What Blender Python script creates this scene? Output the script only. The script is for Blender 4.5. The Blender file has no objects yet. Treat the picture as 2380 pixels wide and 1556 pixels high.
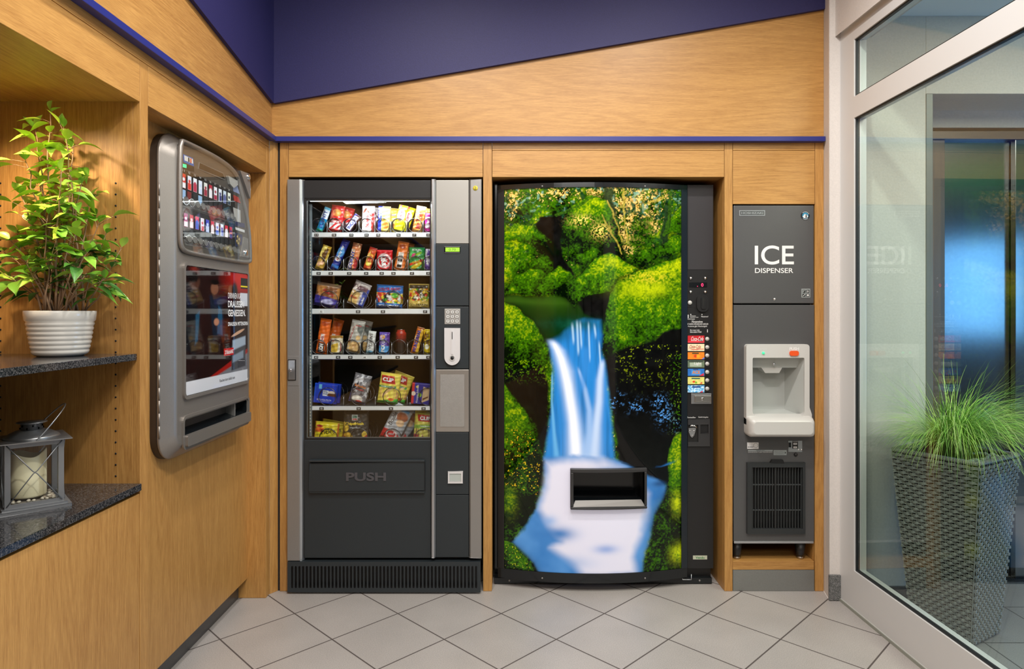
import bpy, math, random
import numpy as np
from mathutils import Vector, Matrix
from mathutils.geometry import tessellate_polygon

S = bpy.context.scene
C = S.collection
F, HC, CX, CY = 1520.0, 1.25, 1190.0, 727.0      # focal length in pixels, eye height, vanishing point

# ------------------------------------------------------------------ camera
cd = bpy.data.cameras.new('camera'); cam = bpy.data.objects.new('camera', cd); C.objects.link(cam)
cam.location = (0, 0, HC); cam.rotation_euler = (math.pi/2, 0, 0)
cd.sensor_width = 36; cd.lens = 36*F/2380; cd.shift_y = -(778-CY)/2380.0; cd.clip_start = 0.02
S.camera = cam
# ------------------------------------------------------------------ exposure and world
S.view_settings.view_transform = 'Standard'; S.view_settings.look = 'None'
S.view_settings.gamma = 1; S.view_settings.use_curve_mapping = False
S.view_settings.exposure = 0.0
S.cycles.max_bounces = 10; S.cycles.transparent_max_bounces = 24; S.cycles.glossy_bounces = 5
S.cycles.sample_clamp_indirect = 4.0; S.cycles.caustics_reflective = False; S.cycles.caustics_refractive = False
W = bpy.data.worlds.new('world'); S.world = W; W.use_nodes = True
W.node_tree.nodes['Background'].inputs[0].default_value = (0.85, 0.92, 1, 1)
W.node_tree.nodes['Background'].inputs[1].default_value = 0.15

# ------------------------------------------------------------------ lights (downlights and machine light of the place, plus added area fills)
def spot(name, loc, to, e, col=(1, .95, .89), size=2.4, blend=.6, r=.05):
    l = bpy.data.lights.new(name, 'SPOT'); l.energy = e; l.color = col; l.spot_size = size; l.spot_blend = blend; l.shadow_soft_size = r
    o = bpy.data.objects.new(name, l); C.objects.link(o); o.location = loc
    o.rotation_euler = (Vector(to)-Vector(loc)).to_track_quat('-Z', 'Y').to_euler(); return o
def area(name, loc, to, e, sx, sy, col=(1, .965, .92)):
    l = bpy.data.lights.new(name, 'AREA'); l.energy = e; l.color = col; l.shape = 'RECTANGLE'; l.size = sx; l.size_y = sy
    o = bpy.data.objects.new(name, l); C.objects.link(o); o.location = loc
    o.rotation_euler = (Vector(to)-Vector(loc)).to_track_quat('-Z', 'Y').to_euler(); return o
spot('ceiling_spot', (-.35, 1.75, 3.15), (-.35, 2.0, 0), 76)
spot('ceiling_spot', (.75, 1.75, 3.15), (.75, 2.0, 0), 76)
spot('ceiling_spot', (.2, .55, 3.15), (.2, 1.0, 0), 84)
area('ceiling_fill', (.15, .6, 3.16), (.15, .7, 0), 40, 1.6, 1.6)  # unseen area light added as soft overhead fill
area('ceiling_fill', (.15, -1.6, 3.16), (.15, -.6, 0), 72, 1.8, 1.8)  # softbox added behind the camera to fill the room
area('lobby_fill', (2.25, 1.5, 2.50), (2.25, 1.6, 0), 42, .8, 1.4, (1, .93, .80))  # unseen area light added to brighten the lobby
area('lobby_blue_fill', (3.08, 1.78, 1.41), (2.15, 3.0, 1.3), 4.5, .48, .62, (.16, .46, .95))  # blue light added in mid-lobby to show as a patch in the lift steel
area('lobby_blue_fill', (4.6, 1.9, 1.0), (1.9, 2.5, .4), 30, .9, 1.1, (.12, .42, 1))  # second blue light added to tint the planter's right side
spot('niche_spot', (-1.315, 1.60, 1.845), (-1.27, 1.78, 1.1), 17, (1, .76, .50), 2.3, .8, .018)
area('tray_light', (-.50, 2.955, 1.745), (-.52, 3.06, 1.0), 3.2, .52, .03, (.88, .95, 1))

# ------------------------------------------------------------------ measuring helpers: pixels of the photograph -> metres at a known depth
def fX(px, Y): return (px-CX)*Y/F
def fZ(py, Y): return HC+(CY-py)*Y/F
def lY(px, X): return abs(X)*F/abs(CX-px)         # depth of a point on a side wall X = const
def lP(px, py, X):
    y = lY(px, X); return (y, fZ(py, y))

def s2l(c):
    c = np.asarray(c, float)/255.0
    return np.where(c <= .04045, c/12.92, ((c+.055)/1.055)**2.4)
def rgb(r, g, b): return tuple(float(v) for v in s2l((r, g, b)))

# ------------------------------------------------------------------ materials
MATS = {}
def mat(name, col=(.8, .8, .8), rough=.5, metal=0, coat=0, emis=0, ecol=None, spec=.5, bump=None, coatr=.05, aniso=0):
    if name in MATS: return MATS[name]
    m = bpy.data.materials.new(name); m.use_nodes = True; nt = m.node_tree; b = nt.nodes['Principled BSDF']
    b.inputs['Base Color'].default_value = (*col, 1); b.inputs['Roughness'].default_value = rough
    b.inputs['Metallic'].default_value = metal; b.inputs['Coat Weight'].default_value = coat; b.inputs['Coat Roughness'].default_value = coatr
    b.inputs['Specular IOR Level'].default_value = spec
    if aniso: b.inputs['Anisotropic'].default_value = aniso
    if emis:
        b.inputs['Emission Color'].default_value = (*(ecol or col), 1); b.inputs['Emission Strength'].default_value = emis
    if bump:   # fine speckle: (scale, strength, colour variation)
        tc = nt.nodes.new('ShaderNodeTexCoord'); n = nt.nodes.new('ShaderNodeTexNoise'); n.inputs['Scale'].default_value = bump[0]
        n.inputs['Detail'].default_value = 3
        nt.links.new(tc.outputs['Object'], n.inputs['Vector'])
        bp = nt.nodes.new('ShaderNodeBump'); bp.inputs['Strength'].default_value = bump[1]; bp.inputs['Distance'].default_value = .002
        nt.links.new(n.outputs['Fac'], bp.inputs['Height']); nt.links.new(bp.outputs['Normal'], b.inputs['Normal'])
        r = nt.nodes.new('ShaderNodeValToRGB'); v = bump[2]
        r.color_ramp.elements[0].position = .3; r.color_ramp.elements[1].position = .7
        r.color_ramp.elements[0].color = (*[x*(1-v) for x in col], 1); r.color_ramp.elements[1].color = (*[min(1, x*(1+v)) for x in col], 1)
        nt.links.new(n.outputs['Fac'], r.inputs['Fac']); nt.links.new(r.outputs['Color'], b.inputs['Base Color'])
    MATS[name] = m; return m

def wood(name, axis, light=(.59, .320, .094), dark=(.36, .168, .042), rough=.42):
    """oak veneer; axis = direction of the grain"""
    m = bpy.data.materials.new(name); m.use_nodes = True; nt = m.node_tree; b = nt.nodes['Principled BSDF']; L = nt.links
    tc = nt.nodes.new('ShaderNodeTexCoord')
    def noise(sc, stretch, det=4, dist=0):
        mp = nt.nodes.new('ShaderNodeMapping'); s = [sc]*3; s[axis] = sc*stretch; mp.inputs['Scale'].default_value = s
        n = nt.nodes.new('ShaderNodeTexNoise'); n.inputs['Scale'].default_value = 1; n.inputs['Detail'].default_value = det
        n.inputs['Distortion'].default_value = dist
        L.new(tc.outputs['Object'], mp.inputs['Vector']); L.new(mp.outputs['Vector'], n.inputs['Vector']); return n.outputs['Fac']
    a = noise(7, .09, 2, .5); f = noise(420, .035, 2); g = noise(1100, .05, 2); lg = noise(2.2, .4, 1)
    # growth rings: sine of a stretched field
    mul = nt.nodes.new('ShaderNodeMath'); mul.operation = 'MULTIPLY'; mul.inputs[1].default_value = 95; L.new(a, mul.inputs[0])
    sn = nt.nodes.new('ShaderNodeMath'); sn.operation = 'SINE'; L.new(mul.outputs[0], sn.inputs[0])
    def mad(x, k, c):
        n = nt.nodes.new('ShaderNodeMath'); n.operation = 'MULTIPLY_ADD'; n.inputs[1].default_value = k
        L.new(x, n.inputs[0])
        if isinstance(c, float): n.inputs[2].default_value = c
        else: L.new(c, n.inputs[2])
        return n.outputs[0]
    v = mad(sn.outputs[0], .075, -.52); v = mad(f, .95, v); v = mad(g, .60, v); v = mad(lg, .50, v)
    r = nt.nodes.new('ShaderNodeValToRGB'); r.color_ramp.elements[0].position = .18; r.color_ramp.elements[1].position = .82
    r.color_ramp.elements[0].color = (*dark, 1); r.color_ramp.elements[1].color = (*light, 1)
    L.new(v, r.inputs['Fac']); L.new(r.outputs['Color'], b.inputs['Base Color'])
    b.inputs['Roughness'].default_value = rough
    bp = nt.nodes.new('ShaderNodeBump'); bp.inputs['Strength'].default_value = .12; bp.inputs['Distance'].default_value = .001
    L.new(f, bp.inputs['Height']); L.new(bp.outputs['Normal'], b.inputs['Normal'])
    return m
WV = wood('oak_vertical_grain', 2); WX = wood('oak_cross_grain', 0); WY = wood('oak_long_grain', 1)

def tile_mat(name, size, ang, off, col, grout, gw=.0056):
    m = bpy.data.materials.new(name); m.use_nodes = True; nt = m.node_tree; b = nt.nodes['Principled BSDF']; L = nt.links
    tc = nt.nodes.new('ShaderNodeTexCoord'); mp = nt.nodes.new('ShaderNodeMapping'); mp.vector_type = 'TEXTURE'
    mp.inputs['Location'].default_value = off; mp.inputs['Rotation'].default_value = (0, 0, ang)
    L.new(tc.outputs['Object'], mp.inputs['Vector'])
    sp = nt.nodes.new('ShaderNodeSeparateXYZ'); L.new(mp.outputs['Vector'], sp.inputs[0])
    def M(op, x, y=None, z=None):
        n = nt.nodes.new('ShaderNodeMath'); n.operation = op
        for i, q in enumerate((x, y, z)):
            if q is None: continue
            if isinstance(q, (int, float)): n.inputs[i].default_value = q
            else: L.new(q, n.inputs[i])
        return n.outputs[0]
    ds = []; cells = []
    for k in (0, 1):
        d = M('DIVIDE', sp.outputs[k], size); fr = M('FRACT', M('ADD', d, 100.0)); cells.append(M('FLOOR', d))
        ds.append(M('MINIMUM', fr, M('SUBTRACT', 1.0, fr)))
    e = M('MULTIPLY', M('MINIMUM', ds[0], ds[1]), size)
    mask = M('LESS_THAN', e, gw/2)
    cmb = nt.nodes.new('ShaderNodeCombineXYZ'); L.new(cells[0], cmb.inputs[0]); L.new(cells[1], cmb.inputs[1])
    wn = nt.nodes.new('ShaderNodeTexWhiteNoise'); L.new(cmb.outputs[0], wn.inputs['Vector'])
    n1 = nt.nodes.new('ShaderNodeTexNoise'); n1.inputs['Scale'].default_value = 330; n1.inputs['Detail'].default_value = 3; L.new(tc.outputs['Object'], n1.inputs['Vector'])
    n2 = nt.nodes.new('ShaderNodeTexNoise'); n2.inputs['Scale'].default_value = 5; n2.inputs['Detail'].default_value = 4; L.new(tc.outputs['Object'], n2.inputs['Vector'])
    v = M('MULTIPLY_ADD', n1.outputs['Fac'], 1.25, .17); v = M('MULTIPLY_ADD', n2.outputs['Fac'], .30, v); v = M('MULTIPLY_ADD', wn.outputs['Value'], .07, v)
    v = M('SUBTRACT', v, .0)
    mx = nt.nodes.new('ShaderNodeMix'); mx.data_type = 'RGBA'; mx.inputs[6].default_value = (*[c*.42 for c in col], 1); mx.inputs[7].default_value = (*[c*1.25 for c in col], 1)
    L.new(M('SUBTRACT', v, .42), mx.inputs[0])
    mg = nt.nodes.new('ShaderNodeMix'); mg.data_type = 'RGBA'; mg.inputs[7].default_value = (*grout, 1)
    L.new(mask, mg.inputs[0]); L.new(mx.outputs[2], mg.inputs[6]); L.new(mg.outputs[2], b.inputs['Base Color'])
    rr = M('MULTIPLY_ADD', mask, .4, .38); L.new(rr, b.inputs['Roughness'])
    bp = nt.nodes.new('ShaderNodeBump'); bp.inputs['Strength'].default_value = .3; bp.inputs['Distance'].default_value = .002; bp.invert = True
    L.new(mask, bp.inputs['Height']); L.new(bp.outputs['Normal'], b.inputs['Normal'])
    return m
TILE = tile_mat('speckled_grey_tile', .303, math.pi/4, (-.045, 2.714, 0), (.46, .43, .41), (.085, .07, .065))
TILE2 = tile_mat('lobby_tile', .30, 0, (2.088, 2.774, 0), (.27, .26, .25), (.05, .05, .05))

def granite(name, dark=(.012, .013, .016), light=(.13, .125, .125), rough=.10):
    m = bpy.data.materials.new(name); m.use_nodes = True; nt = m.node_tree; b = nt.nodes['Principled BSDF']; L = nt.links
    tc = nt.nodes.new('ShaderNodeTexCoord')
    v = nt.nodes.new('ShaderNodeTexVoronoi'); v.inputs['Scale'].default_value = 420; L.new(tc.outputs['Object'], v.inputs['Vector'])
    n = nt.nodes.new('ShaderNodeTexNoise'); n.inputs['Scale'].default_value = 260; n.inputs['Detail'].default_value = 3; L.new(tc.outputs['Object'], n.inputs['Vector'])
    mx = nt.nodes.new('ShaderNodeMath'); mx.operation = 'MULTIPLY_ADD'; mx.inputs[1].default_value = .35
    sp = nt.nodes.new('ShaderNodeSeparateColor'); L.new(v.outputs['Color'], sp.inputs[0])
    L.new(sp.outputs[0], mx.inputs[0]); L.new(n.outputs['Fac'], mx.inputs[2])
    r = nt.nodes.new('ShaderNodeValToRGB'); r.color_ramp.elements[0].position = .60; r.color_ramp.elements[1].position = 1.05; 
    r.color_ramp.elements[0].color = (*dark, 1); r.color_ramp.elements[1].color = (*light, 1)
    L.new(mx.outputs[0], r.inputs['Fac']); L.new(r.outputs['Color'], b.inputs['Base Color']); b.inputs['Roughness'].default_value = rough
    return m
GRAN = granite('dark_granite')

def glass_mat(name, tint=(.93, .97, .95), k=.05):
    """thin window glass: transparent with a Fresnel (Schlick) mirror share"""
    m = bpy.data.materials.new(name); m.use_nodes = True; nt = m.node_tree; L = nt.links
    nt.nodes.remove(nt.nodes['Principled BSDF']); out = nt.nodes['Material Output']
    g = nt.nodes.new('ShaderNodeNewGeometry'); d = nt.nodes.new('ShaderNodeVectorMath'); d.operation = 'DOT_PRODUCT'
    L.new(g.outputs['Incoming'], d.inputs[0]); L.new(g.outputs['Normal'], d.inputs[1])
    def M(op, x, y):
        n = nt.nodes.new('ShaderNodeMath'); n.operation = op
        for i, q in enumerate((x, y)):
            if q is None: continue
            if isinstance(q, (int, float)): n.inputs[i].default_value = q
            else: L.new(q, n.inputs[i])
        return n.outputs[0]
    c = M('ABSOLUTE', d.outputs['Value'], None); p = M('POWER', M('SUBTRACT', 1.0, c), 5.0)
    f = M('ADD', M('MULTIPLY', p, 1-k), k)
    t = nt.nodes.new('ShaderNodeBsdfTransparent'); t.inputs[0].default_value = (*tint, 1)
    gl = nt.nodes.new('ShaderNodeBsdfGlossy'); gl.inputs['Roughness'].default_value = 0; gl.inputs[0].default_value = (1, 1, 1, 1)
    mx = nt.nodes.new('ShaderNodeMixShader'); L.new(f, mx.inputs[0]); L.new(t.outputs[0], mx.inputs[1]); L.new(gl.outputs[0], mx.inputs[2])
    L.new(mx.outputs[0], out.inputs['Surface']); return m
GLASS = glass_mat('window_glass', (.90, .955, .925), .045)
CGLASS = glass_mat('clear_glass', (.97, .985, .98), .035)
FILM = glass_mat('clear_film', (.95, .95, .96), .10)

def print_mat(name, rough=.3, coat=.5, emis=0, spec=.5):
    m = bpy.data.materials.new(name); m.use_nodes = True; nt = m.node_tree; b = nt.nodes['Principled BSDF']
    a = nt.nodes.new('ShaderNodeAttribute'); a.attribute_name = 'Col'
    nt.links.new(a.outputs['Color'], b.inputs['Base Color'])
    b.inputs['Roughness'].default_value = rough; b.inputs['Coat Weight'].default_value = coat; b.inputs['Coat Roughness'].default_value = .04
    b.inputs['Specular IOR Level'].default_value = spec
    if emis:
        nt.links.new(a.outputs['Color'], b.inputs['Emission Color']); b.inputs['Emission Strength'].default_value = emis
    return m
PRINT = print_mat('printed_wrapper', .32, .35)
POSTER = print_mat('backlit_poster', .6, .7, .26, 0)
POSTER2 = print_mat('framed_poster', .6, 1.0, .05, 0)
CARD = print_mat('printed_card', .4, .6, .5)

NAVY = mat('navy_lacquer', (.020, .018, .100), .62, bump=(260, .1, .12))
STRIPB = mat('blue_lacquered_edge', (.022, .030, .20), .35)
WHITEP = mat('white_plaster', (.72, .68, .65), .8, bump=(160, .25, .04))
LOBBYP = mat('lobby_plaster', (.56, .54, .49), .8, bump=(120, .3, .05))
PVC = mat('white_window_frame', (.66, .66, .66), .30)
RUB = mat('black_rubber', (.008, .010, .012), .5)
ANTH = mat('anthracite_metal', (.022, .029, .034), .42, bump=(1500, .08, .10))
ANTH2 = mat('dark_header', (.015, .016, .018), .42)
SILV = mat('silver_paint', (.32, .31, .30), .38, .55, bump=(700, .1, .05))
SILVE = mat('bright_aluminium', (.55, .57, .60), .28, .9)
BRONZE = mat('bronze_edge', (.30, .22, .17), .35, .8)
BLACK = mat('black_plastic', (.012, .012, .013), .38)
BLACKG = mat('gloss_black', (.008, .010, .012), .14)
VOID = mat('dark_interior', (.012, .012, .013), .8)
INTER = mat('interior_panel', (.045, .052, .060), .45)
CHROME = mat('chrome', (.75, .75, .76), .12, 1)
LGREY = mat('light_grey_plastic', (.60, .59, .57), .30)
WPLAS = mat('white_plastic', (.68, .67, .68), .30)
RAIL = mat('price_rail', (.68, .70, .72), .30, .3)
WHITE = mat('white_ink', (.85, .85, .85), .5)
BLKI = mat('black_ink', (.01, .01, .01), .5)
ICEG = mat('ice_cabinet_grey', (.115, .115, .118), .36, .35, bump=(800, .1, .06))
KICK = mat('brushed_kickplate', (.30, .31, .30), .42, .7, bump=(300, .1, .05))
LCD = mat('green_display', (.30, .62, .04), .4, emis=.55)
REDL = mat('red_led', (1, .02, .08), .4, emis=5)
GREENL = mat('green_led', (.05, .9, .35), .4, emis=.7)
ORANGE = mat('orange_button', (.85, .10, .02), .35)
STEEL = mat('brushed_lift_steel', (.36, .37, .38), .20, 1, bump=(60, .03, .03))
TAUPE = mat('taupe_metallic', (.29, .268, .245), .36, .60, bump=(900, .12, .08))
TAUPD = mat('dark_bronze_side', (.070, .055, .045), .38, .5)
TUBE = mat('lit_tube', (.9, .96, 1), .4, emis=1.6)

# ------------------------------------------------------------------ mesh builder
class MB:
    def __init__(s): s.v = []; s.f = []; s.m = []; s.mats = []; s.sm = []; s.col = None
    def mi(s, m):
        if m not in s.mats: s.mats.append(m)
        return s.mats.index(m)
    def face(s, idx, m, sm=False): s.f.append(tuple(idx)); s.m.append(s.mi(m)); s.sm.append(sm)
    def quad(s, pts, m):
        b = len(s.v); s.v += [tuple(p) for p in pts]; s.face(range(b, b+len(pts)), m); return s
    def box(s, x0, x1, y0, y1, z0, z1, m):
        x0, x1 = sorted((x0, x1)); y0, y1 = sorted((y0, y1)); z0, z1 = sorted((z0, z1))
        b = len(s.v)
        s.v += [(x0, y0, z0), (x1, y0, z0), (x1, y1, z0), (x0, y1, z0), (x0, y0, z1), (x1, y0, z1), (x1, y1, z1), (x0, y1, z1)]
        for q in ((3, 2, 1, 0), (4, 5, 6, 7), (0, 1, 5, 4), (1, 2, 6, 5), (2, 3, 7, 6), (3, 0, 4, 7)):
            s.face([b+i for i in q], m)
        return s
    def plate(s, outer, fn, d0, d1, m, holes=(), m_side=None, m_hole=None):
        """2-D outline (with holes) extruded from d0 to d1; fn(a, b, d) -> world"""
        ms = m_side or m; mh = m_hole or ms
        loops = [list(outer)]+[list(h) for h in holes]
        flat = [p for l in loops for p in l]
        tris = tessellate_polygon([[Vector((p[0], p[1], 0)) for p in l] for l in loops])
        n = len(flat); b = len(s.v)
        s.v += [tuple(fn(p[0], p[1], d0)) for p in flat]+[tuple(fn(p[0], p[1], d1)) for p in flat]
        for t in tris:
            s.face([b+i for i in t], m); s.face([b+n+i for i in reversed(t)], m)
        k = 0
        for li, l in enumerate(loops):
            mm = ms if li == 0 else mh
            for i in range(len(l)):
                j = (i+1) % len(l); s.face([b+k+i, b+k+j, b+n+k+j, b+n+k+i], mm)
            k += len(l)
        return s
    def tube(s, pts, r, m, n=8, closed=False, cap=True):
        pts = [Vector(p) for p in pts]; N = len(pts); b = len(s.v)
        rr = r if isinstance(r, (list, tuple)) else [r]*N
        up = None
        for i, p in enumerate(pts):
            if closed: t = pts[(i+1) % N]-pts[i-1]
            else: t = pts[min(i+1, N-1)]-pts[max(i-1, 0)]
            if t.length < 1e-9: t = Vector((0, 0, 1))
            t.normalize()
            if up is None:
                up = t.orthogonal().normalized()
            up = (up-t*up.dot(t))
            if up.length < 1e-6: up = t.orthogonal()
            up.normalize(); w = t.cross(up)
            for k in range(n):
                a = 2*math.pi*k/n; q = p+(up*math.cos(a)+w*math.sin(a))*rr[i]; s.v.append(tuple(q))
        R = N if closed else N-1
        for i in range(R):
            for k in range(n):
                i2 = (i+1) % N; k2 = (k+1) % n
                s.face([b+i*n+k, b+i*n+k2, b+i2*n+k2, b+i2*n+k], m, True)
        if cap and not closed:
            s.face([b+k for k in reversed(range(n))], m); s.face([b+(N-1)*n+k for k in range(n)], m)
        return s
    def lathe(s, prof, c, m, n=32, axis='z', sm=True):
        b = len(s.v); P = len(prof)
        for r, h in prof:
            for k in range(n):
                a = 2*math.pi*k/n
                if axis == 'z': s.v.append((c[0]+r*math.cos(a), c[1]+r*math.sin(a), c[2]+h))
                elif axis == 'y': s.v.append((c[0]+r*math.cos(a), c[1]-h, c[2]+r*math.sin(a)))
                else: s.v.append((c[0]+h, c[1]+r*math.cos(a), c[2]+r*math.sin(a)))
        for i in range(P-1):
            for k in range(n):
                k2 = (k+1) % n; s.face([b+i*n+k, b+i*n+k2, b+(i+1)*n+k2, b+(i+1)*n+k], m, sm)
        if prof[0][0] > 1e-5: s.face([b+k for k in reversed(range(n))], m)
        if prof[-1][0] > 1e-5: s.face([b+(P-1)*n+k for k in range(n)], m)
        return s
    def text(s, body, x0, x1, y0, y1, fn, d, m, bold=.0, ext=0.0, keep=False, rot=0, ital=0, sub=0):
        """lettering fitted into the rectangle; fn(a, b, d) -> world"""
        if body == '1': xm_ = (x0+x1)/2; x0, x1 = xm_-(x1-x0)*.22, xm_+(x1-x0)*.22
        key = (body, bold, sub)
        if key not in TXT: TXT[key] = text_tris(body, bold, sub)
        vs, ts = TXT[key]
        if not vs: return s
        ax = [v[0] for v in vs]; ay = [v[1] for v in vs]
        mnx, mxx, mny, mxy = min(ax), max(ax), min(ay), max(ay)
        if rot: pass
        sx = (x1-x0)/(mxx-mnx+1e-9); sy = (y1-y0)/(mxy-mny+1e-9)
        b = len(s.v); cxm, cym = (x0+x1)/2, (y0+y1)/2; cr, sr = math.cos(rot), math.sin(rot)
        for dd in ((d,) if not ext else (d+ext, d)):
            for v in vs:
                a = x0+(v[0]-mnx)*sx-cxm; c = y0+(v[1]-mny)*sy-cym; a += ital*c
                s.v.append(tuple(fn(cxm+a*cr-c*sr, cym+a*sr+c*cr, dd)))
        for t in ts: s.face([b+i for i in t], m)
        if ext:
            n = len(vs); cnt = {}
            for t in ts:
                for i in range(len(t)):
                    e = (t[i], t[(i+1) % len(t)]); cnt[e] = cnt.get(e, 0)+1
            for (i, j) in cnt:
                if (j, i) not in cnt: s.face([b+i, b+j, b+n+j, b+n+i], m)
        return s
TXT = {}
def text_tris(body, bold, sub=0):
    cu = bpy.data.curves.new('t', 'FONT'); cu.body = body; cu.resolution_u = 7; cu.offset = bold; cu.align_x = 'CENTER'
    o = bpy.data.objects.new('t', cu); me = o.to_mesh()
    me.calc_loop_triangles()
    co = [(v.co.x, v.co.y) for v in me.vertices]
    # weld coincident vertices so outlines close
    mp = {}; idx = []; vs = []
    for c in co:
        k = (round(c[0], 5), round(c[1], 5))
        if k not in mp: mp[k] = len(vs); vs.append(c)
        idx.append(mp[k])
    ts = [tuple(idx[i] for i in t.vertices) for t in me.loop_triangles]
    ts = [t for t in ts if len(set(t)) == 3]
    for _ in range(sub):                       # finer triangles so that lettering follows curved wrappers
        mid = {}; new = []
        ext_ = max(v[1] for v in vs)-min(v[1] for v in vs)
        def mp_(i, j):
            k = (min(i, j), max(i, j))
            if k not in mid: mid[k] = len(vs); vs.append(((vs[i][0]+vs[j][0])/2, (vs[i][1]+vs[j][1])/2))
            return mid[k]
        for (i, j, k) in ts:
            a_, b_, c_ = mp_(i, j), mp_(j, k), mp_(k, i); new += [(i, a_, c_), (a_, j, b_), (c_, b_, k), (a_, b_, c_)]
        ts = new
    o.to_mesh_clear(); bpy.data.objects.remove(o); bpy.data.curves.remove(cu)
    return vs, ts

def rrect(x0, x1, y0, y1, r, n=6):
    x0, x1 = sorted((x0, x1)); y0, y1 = sorted((y0, y1))
    rs = r if isinstance(r, (list, tuple)) else [r]*4
    out = []
    for (cx, cy, a0, q) in ((x1, y1, 0, rs[0]), (x0, y1, 90, rs[1]), (x0, y0, 180, rs[2]), (x1, y0, 270, rs[3])):
        ox = cx-q if cx == x1 else cx+q; oy = cy-q if cy == y1 else cy+q
        for k in range(n+1):
            a = math.radians(a0+90*k/n); out.append((ox+q*math.cos(a), oy+q*math.sin(a)))
    return out
def circ(cx, cy, r, n=20, ry=None):
    ry = ry or r
    return [(cx+r*math.cos(2*math.pi*k/n), cy+ry*math.sin(2*math.pi*k/n)) for k in range(n)]
def rc(x0, x1, y0, y1): return [(x0, y0), (x1, y0), (x1, y1), (x0, y1)]

def tag(o, label=None, cat=None, group=None, kind=None):
    if label: o['label'] = label
    if cat: o['category'] = cat
    if group: o['group'] = group
    if kind: o['kind'] = kind
    return o
def rootloc(o):
    while o.parent: o = o.parent
    return Vector(o.location)
def empty(name, loc, label, cat, group=None, rot=None):
    o = bpy.data.objects.new(name, None); C.objects.link(o); o.location = loc; o.empty_display_size = .05
    if rot: o.rotation_euler = rot
    return tag(o, label, cat, group)
def obj(name, mb, parent=None, label=None, cat=None, group=None, kind=None, bevel=0, local=False, loc=None, seg=2):
    me = bpy.data.meshes.new(name); off = Vector((0, 0, 0))
    if parent is not None and not local: off = rootloc(parent)
    if parent is None and loc is not None and not local: off = Vector(loc)
    vs = mb.v if off.length == 0 else [(v[0]-off.x, v[1]-off.y, v[2]-off.z) for v in mb.v]
    me.from_pydata(vs, [], mb.f)
    for m in mb.mats: me.materials.append(m)
    me.polygons.foreach_set('material_index', mb.m); me.polygons.foreach_set('use_smooth', mb.sm)
    if mb.col is not None:
        a = me.color_attributes.new('Col', 'FLOAT_COLOR', 'POINT'); a.data.foreach_set('color', np.asarray(mb.col, 'f').ravel())
    me.update()
    o = bpy.data.objects.new(name, me); C.objects.link(o)
    if parent is not None: o.parent = parent
    elif loc is not None: o.location = loc
    if bevel:
        md = o.modifiers.new('bevel', 'BEVEL'); md.width = bevel; md.segments = seg; md.limit_method = 'ANGLE'; md.angle_limit = math.radians(40)
    return tag(o, label, cat, group, kind)
def fix_normals(o):
    import bmesh
    bm = bmesh.new(); bm.from_mesh(o.data); bmesh.ops.recalc_face_normals(bm, faces=bm.faces); bm.to_mesh(o.data); bm.free()

def fr(Y):                        # frontal frame: (x, z, depth towards the room) at distance Y
    return lambda a, b, d: (a, Y-d, b)
def pf(Y):                        # frontal frame in photograph pixels at distance Y
    return lambda a, b, d: (fX(a, Y), Y-d, fZ(b, Y))
def pbox(mb, px0, px1, py0, py1, Y0, Y1, m, Yref=None):
    Yr = Yref or min(Y0, Y1); return mb.box(fX(px0, Yr), fX(px1, Yr), Y0, Y1, fZ(py0, Yr), fZ(py1, Yr), m)

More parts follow.
